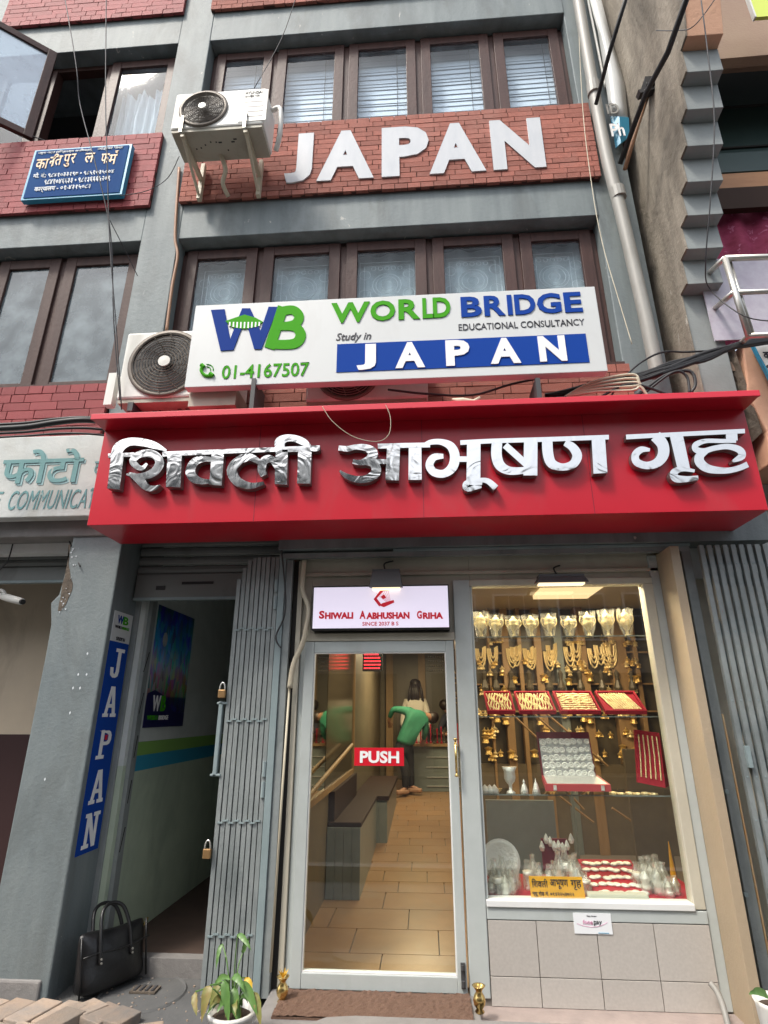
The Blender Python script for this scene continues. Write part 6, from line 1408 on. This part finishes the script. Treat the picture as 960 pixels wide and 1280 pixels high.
rb('balcony_floor', B(XB - .02, 6, 3.7, Y2 + .3, 3.98, 4.06), 'peachd')
ctn = thing('balcony_curtain', 'maroon patterned curtain hanging behind the steel balcony rail', 'curtain', (2.8, 4.2, 4.5))
mb = MB(); vs = []; n = 80
for i in range(n + 1):
    x = XB - .02 + i * 2.6 / n; y = 4.22 + .03 * math.sin(i * .8); vs += [(x, y, zz_(375, 4.2) - .5), (x, y - .01, zz_(240, 4.2))]
mb.add(vs, [(2 * i, 2 * i + 2, 2 * i + 3, 2 * i + 1) for i in range(n)]); mb.build('fabric', M['maroon'], ctn, smooth=True)
bpn = thing('balcony_rail', 'steel tube balcony railing with frosted lilac panels beside the fins', 'railing', (2.4, 3.3, 4))
a, b = at(912, 322, 3.32), at(950, 425, 3.32)
B(2.20, 4.5, 3.62, 3.63, at(930, 424, 3.62).z, at(930, 322, 3.62).z).build('frosted_panel', M['lilac'], bpn)
rl = lambda p, q, ya, yb, r=.02: MB().tube([at(*p, ya), at(*q, yb)], r, 10).build('rail', M['steel'], bpn, smooth=True)
rl((906, 323), (1040, 319), 3.3, 3.3, .022); rl((917, 366), (1040, 361), 3.3, 3.3, .018); rl((935, 420), (1040, 415), 3.3, 3.3, .02)
rl((906, 323), (936, 420), 3.3, 3.3, .022); rl((911, 323), (942, 420), 3.33, 3.33, .012)
rl((906, 323), (881, 346), 3.3, 3.62, .02); rl((917, 366), (890, 388), 3.3, 3.68, .02); rl((936, 420), (925, 430), 3.3, 3.5, .02)
for px, py, y in ((881, 346, 3.63), (890, 388, 3.69)): q = at(px, py, y); MB().lathe([(.035, 0), (.035, .008)], (0, 0, 0), 12, M4=Matrix.Translation(q) @ Matrix.Rotation(R(90), 4, 'X')).build('flange', M['steel'], bpn)
pb_ = thing('peach_parapet', 'peach painted parapet block with broken dark left end under the balcony', 'wall', (2.9, 3.9, 3.3))
MB().prism([(2.41, 4.19), (2.36, 3.75), (2.42, 3.45), (2.38, 3.2), (3.9, 3.2), (3.9, 4.19)], (0, 3.65, 0), (1, 0, 0), (0, 0, 1), (0, 1, 0), .5).build('block', M['peach'], pb_, bevel=.01)
mb = MB()
random.seed(9)
n1, n2 = 10, 12; vs = []
for i in range(n1 + 1):
    for j in range(n2 + 1):
        vs.append((2.395 - .10 * math.sin(math.pi * i / n1) * random.uniform(.4, 1.2) - .05 * (j / n2), 3.66 + .5 * i / n1, 3.45 + .74 * j / n2 - (.25 * i / n1 if j == 0 else 0)))
mb.add(vs, [(i * (n2 + 1) + j, (i + 1) * (n2 + 1) + j, (i + 1) * (n2 + 1) + j + 1, i * (n2 + 1) + j + 1) for i in range(n1) for j in range(n2)]); mb.build('broken_end', M['rubble'], pb_)
sb = thing('small_signboard', 'pale green edged sign board fixed on the peach parapet', 'sign', (2.6, 3.6, 3.9))
q = [at(939, 430, 3.6), at(1020, 424, 3.6), at(1020, 520, 3.6), at(968, 486, 3.6)]
MB().prism([(v.x, v.z) for v in q], (0, 3.62, 0), (1, 0, 0), (0, 0, 1), (0, -1, 0), .03).build('board', M['teal'], sb)
MB().prism([(v.x + .012, v.z + (-.012 if i < 2 else .012)) for i, v in enumerate(q)], (0, 3.592, 0), (1, 0, 0), (0, 0, 1), (0, -1, 0), .006).build('face', M['white'], sb)
q = at(954, 443, 3.585); text('क', (q.x, q.x + .05, q.z - .04, q.z + .02), XZ(3.586), M['ink'], 'lettering', sb, .002, .02); q = at(958, 459, 3.585); text('९', (q.x, q.x + .05, q.z - .04, q.z + .02), XZ(3.586), M['ink'], 'lettering', sb, .002, .02)
q0, q1 = at(931, -20, 3.5), at(1000, 17, 3.5); ls = thing('lime_signboard', 'corner of a lime green sign at the top right', 'sign', (q0.x, 3.5, q1.z))
B(q0.x, q1.x, 3.5, 3.53, q1.z, q0.z).build('sheet', M['lime'], ls); B(q0.x - .015, q0.x, 3.495, 3.535, q1.z, q0.z).build('edge', M['white'], ls)
rb('lower_wall', B(1.90, 2.62, 4.02, 4.3, 2.5, 3.3), 'shopsign'); rb('lower_wall', B(1.90, 4, 4.06, 4.3, 0, 2.5), 'framec'); rb('upper_fill', B(1.94, 2.0, 4.1, 4.3, 2.9, 9.5), 'conc')
rb('dark_return', B(2.62, 4, 3.9, 4.0, 0, 3.19), 'rubble')

# ================================================================== LEFT NEIGHBOUR
LN = thing('neighbour_shop', 'left neighbouring shop bay with beige inner wall and dark maroon lower half', 'shop', (-3.6, 4.2, 0))
def lnp(n, mb, m, **k): return mb.build(n, M[m], LN, **k)
y = 4.75
zd = at(40, 918, y).z
lnp('inner_wall', B(-6, -2.66, y, y + .1, zd, 2.9), 'beige'); lnp('dado', B(-6, -2.66, y - .003, y + .1, 0, zd), 'maroonw'); lnp('side_return', B(-2.72, -2.66, 4.24, y, 0, 3), 'maroonw')
lnp('lintel', B(-6, -2.24, 3.86, 4.3, 2.86, 3.2), 'step', bevel=.01); lnp('soffit_strip', B(-6, -2.26, 4.02, 4.12, 2.78, 2.858), 'white')
for x in (-6.2,): lnp('pier', B(x, x + .4, 3.9, 4.5, 0, 3), 'greylo')
kind(B(-6, -2.7, 3.9, 4.75, -.03, .10).build('shop_step', M['step']), 'structure')
shutter('roller_shutter', 'grey roller shutter rolled up over the left neighbouring shop', -5, -2.68, 4.2, 2.66, 2.95, 2.6, .06)
# patch of curled foil garland on the shutter
o = MB().tube(catmull([at(px, py, 4.15) for px, py in ((-10, 688), (20, 688), (40, 684), (60, 682), (85, 676), (103, 662))]), .009, 6).build('dry_garland', M['sunedge_garland'], loc=at(20, 688, 4.15)); tag(o, 'dried orange garland strung across the left rolled shutter', 'garland')
for a_ in (((85, 672, 4.0), (92, 690, 3.95), (100, 708, 3.86)), ((110, 660, 3.9), (98, 668, 4.0), (85, 677, 4.1)), ((0, 712, 4.0), (10, 700, 4.0), (16, 680, 4.0))): cable(list(a_), .005, 'thin black wire stub near the top of the column', 'cable', 'wire', group='wire stubs near the column top')
sgn = thing('photo_shop_sign', 'weathered whitewashed board with faded green Devanagari and handwritten Latin lettering', 'sign', (-3.2, 3.75, 3))
y = 3.75; za, zb_ = at(60, 545, y).z, at(60, 646, y).z
B(-5.2, -2.25, y, y + .1, zb_, za).build('board', M['shopsign'], sgn, bevel=.008)
def wb2(px0, px1, py0, py1): a, b = at(px0, (py0 + py1) / 2, y), at(px1, (py0 + py1) / 2, y); return (a.x, b.x, at((px0 + px1) / 2, py1, y).z, at((px0 + px1) / 2, py0, y).z)
bx = wb2(4, 104, 562, 604); text('फोटो', (bx[0] + .015, bx[1] + .015, bx[2] - .015, bx[3] - .015), XZ(y), M['slite'], 'lettering_shadow', sgn, .002, .02)
text('फोटो', bx, XZ(y - .005), M['sgreen'], 'lettering', sgn, .002, .015)
bx = wb2(12, 150, 612, 636); text('COMMUNICATION', bx, XZ(y), M['sgreen'], 'lettering', sgn, .002, 0.0, shear=.25)
bx = wb2(-14, 3, 615, 636); text('E', bx, XZ(y), M['sgreen'], 'lettering', sgn, .002, 0.0, shear=.25)
for px, py in ((122, 577), (118, 610)): bx = wb2(px - 4, px + 8, py, py + 18); text('क', bx, XZ(y - .004), M['sgreen'], 'lettering', sgn, .002, .004)
cc = thing('security_camera', 'small white security camera under the left rolled shutter', 'camera', at(10, 745, 4.3))
a, b = at(-6, 743, 4.25), at(27, 752, 4.05)
MB().tube([a, a.lerp(b, .5), b], .03, 12, rr=[.022, .03, .026]).build('body', M['acw'], cc, smooth=True); MB().tube([b, b + (b - a) * .05], .02, 12).build('lens', M['black'], cc)
MB().tube(catmull([at(-12, 738, 4.3), at(2, 738, 4.2), at(8, 746, 4.2)]), .014, 6).build('arm', M['acw'], cc)

# ================================================================== BUILDING ACROSS THE STREET (mirrored in glass and steel), plus an added reflection block
OB = thing('building', 'long beige building across the street mirrored in the shop window', 'building', (0, -9, 0))
ob = lambda n, mb, m: mb.build(n, M[m], OB)
ob('wall', B(-16, 16, -9.6, -9.0, 0, 7.5), 'beam'); ob('added_reflection_block', B(-24, -.6, -14, -9.05, 0, 9.4), 'reflblock')  # second box: unseen block added and sized to darken the left letters' reflection
for k in range(8):
    for z0 in (5.2, 7.6): ob('window', B(-21 + k * 2.6, -19.6 + k * 2.6, -9.05, -8.99, z0, z0 + 1.3), 'fwin'); ob('cornice', B(-16.2, 16.2, -9.7, -8.7, 7.5, 7.7), 'white')  # these windows sit on the added block
for z0 in (3.6, 5.6):
    for k in range(16):
        x = -15 + k * 1.9; f_ = ob('window', B(x, x + 1.4, -9.0, -8.94, z0, z0 + 1.4), 'white')
        for i in range(3):
            for j in range(2): B(x + .06 + i * .44, x + .46 + i * .44, -8.94, -8.93, z0 + .06 + j * .66, z0 + .68 + j * .66).build('pane', M['fwin'], f_)
for k in range(8): ob('shop_opening', B(-15 + k * 3.8, -12.2 + k * 3.8, -9.0, -8.95, .1, 2.7), 'fwin')

for o in bpy.data.objects:
    if '_root' in o: del o['_root']
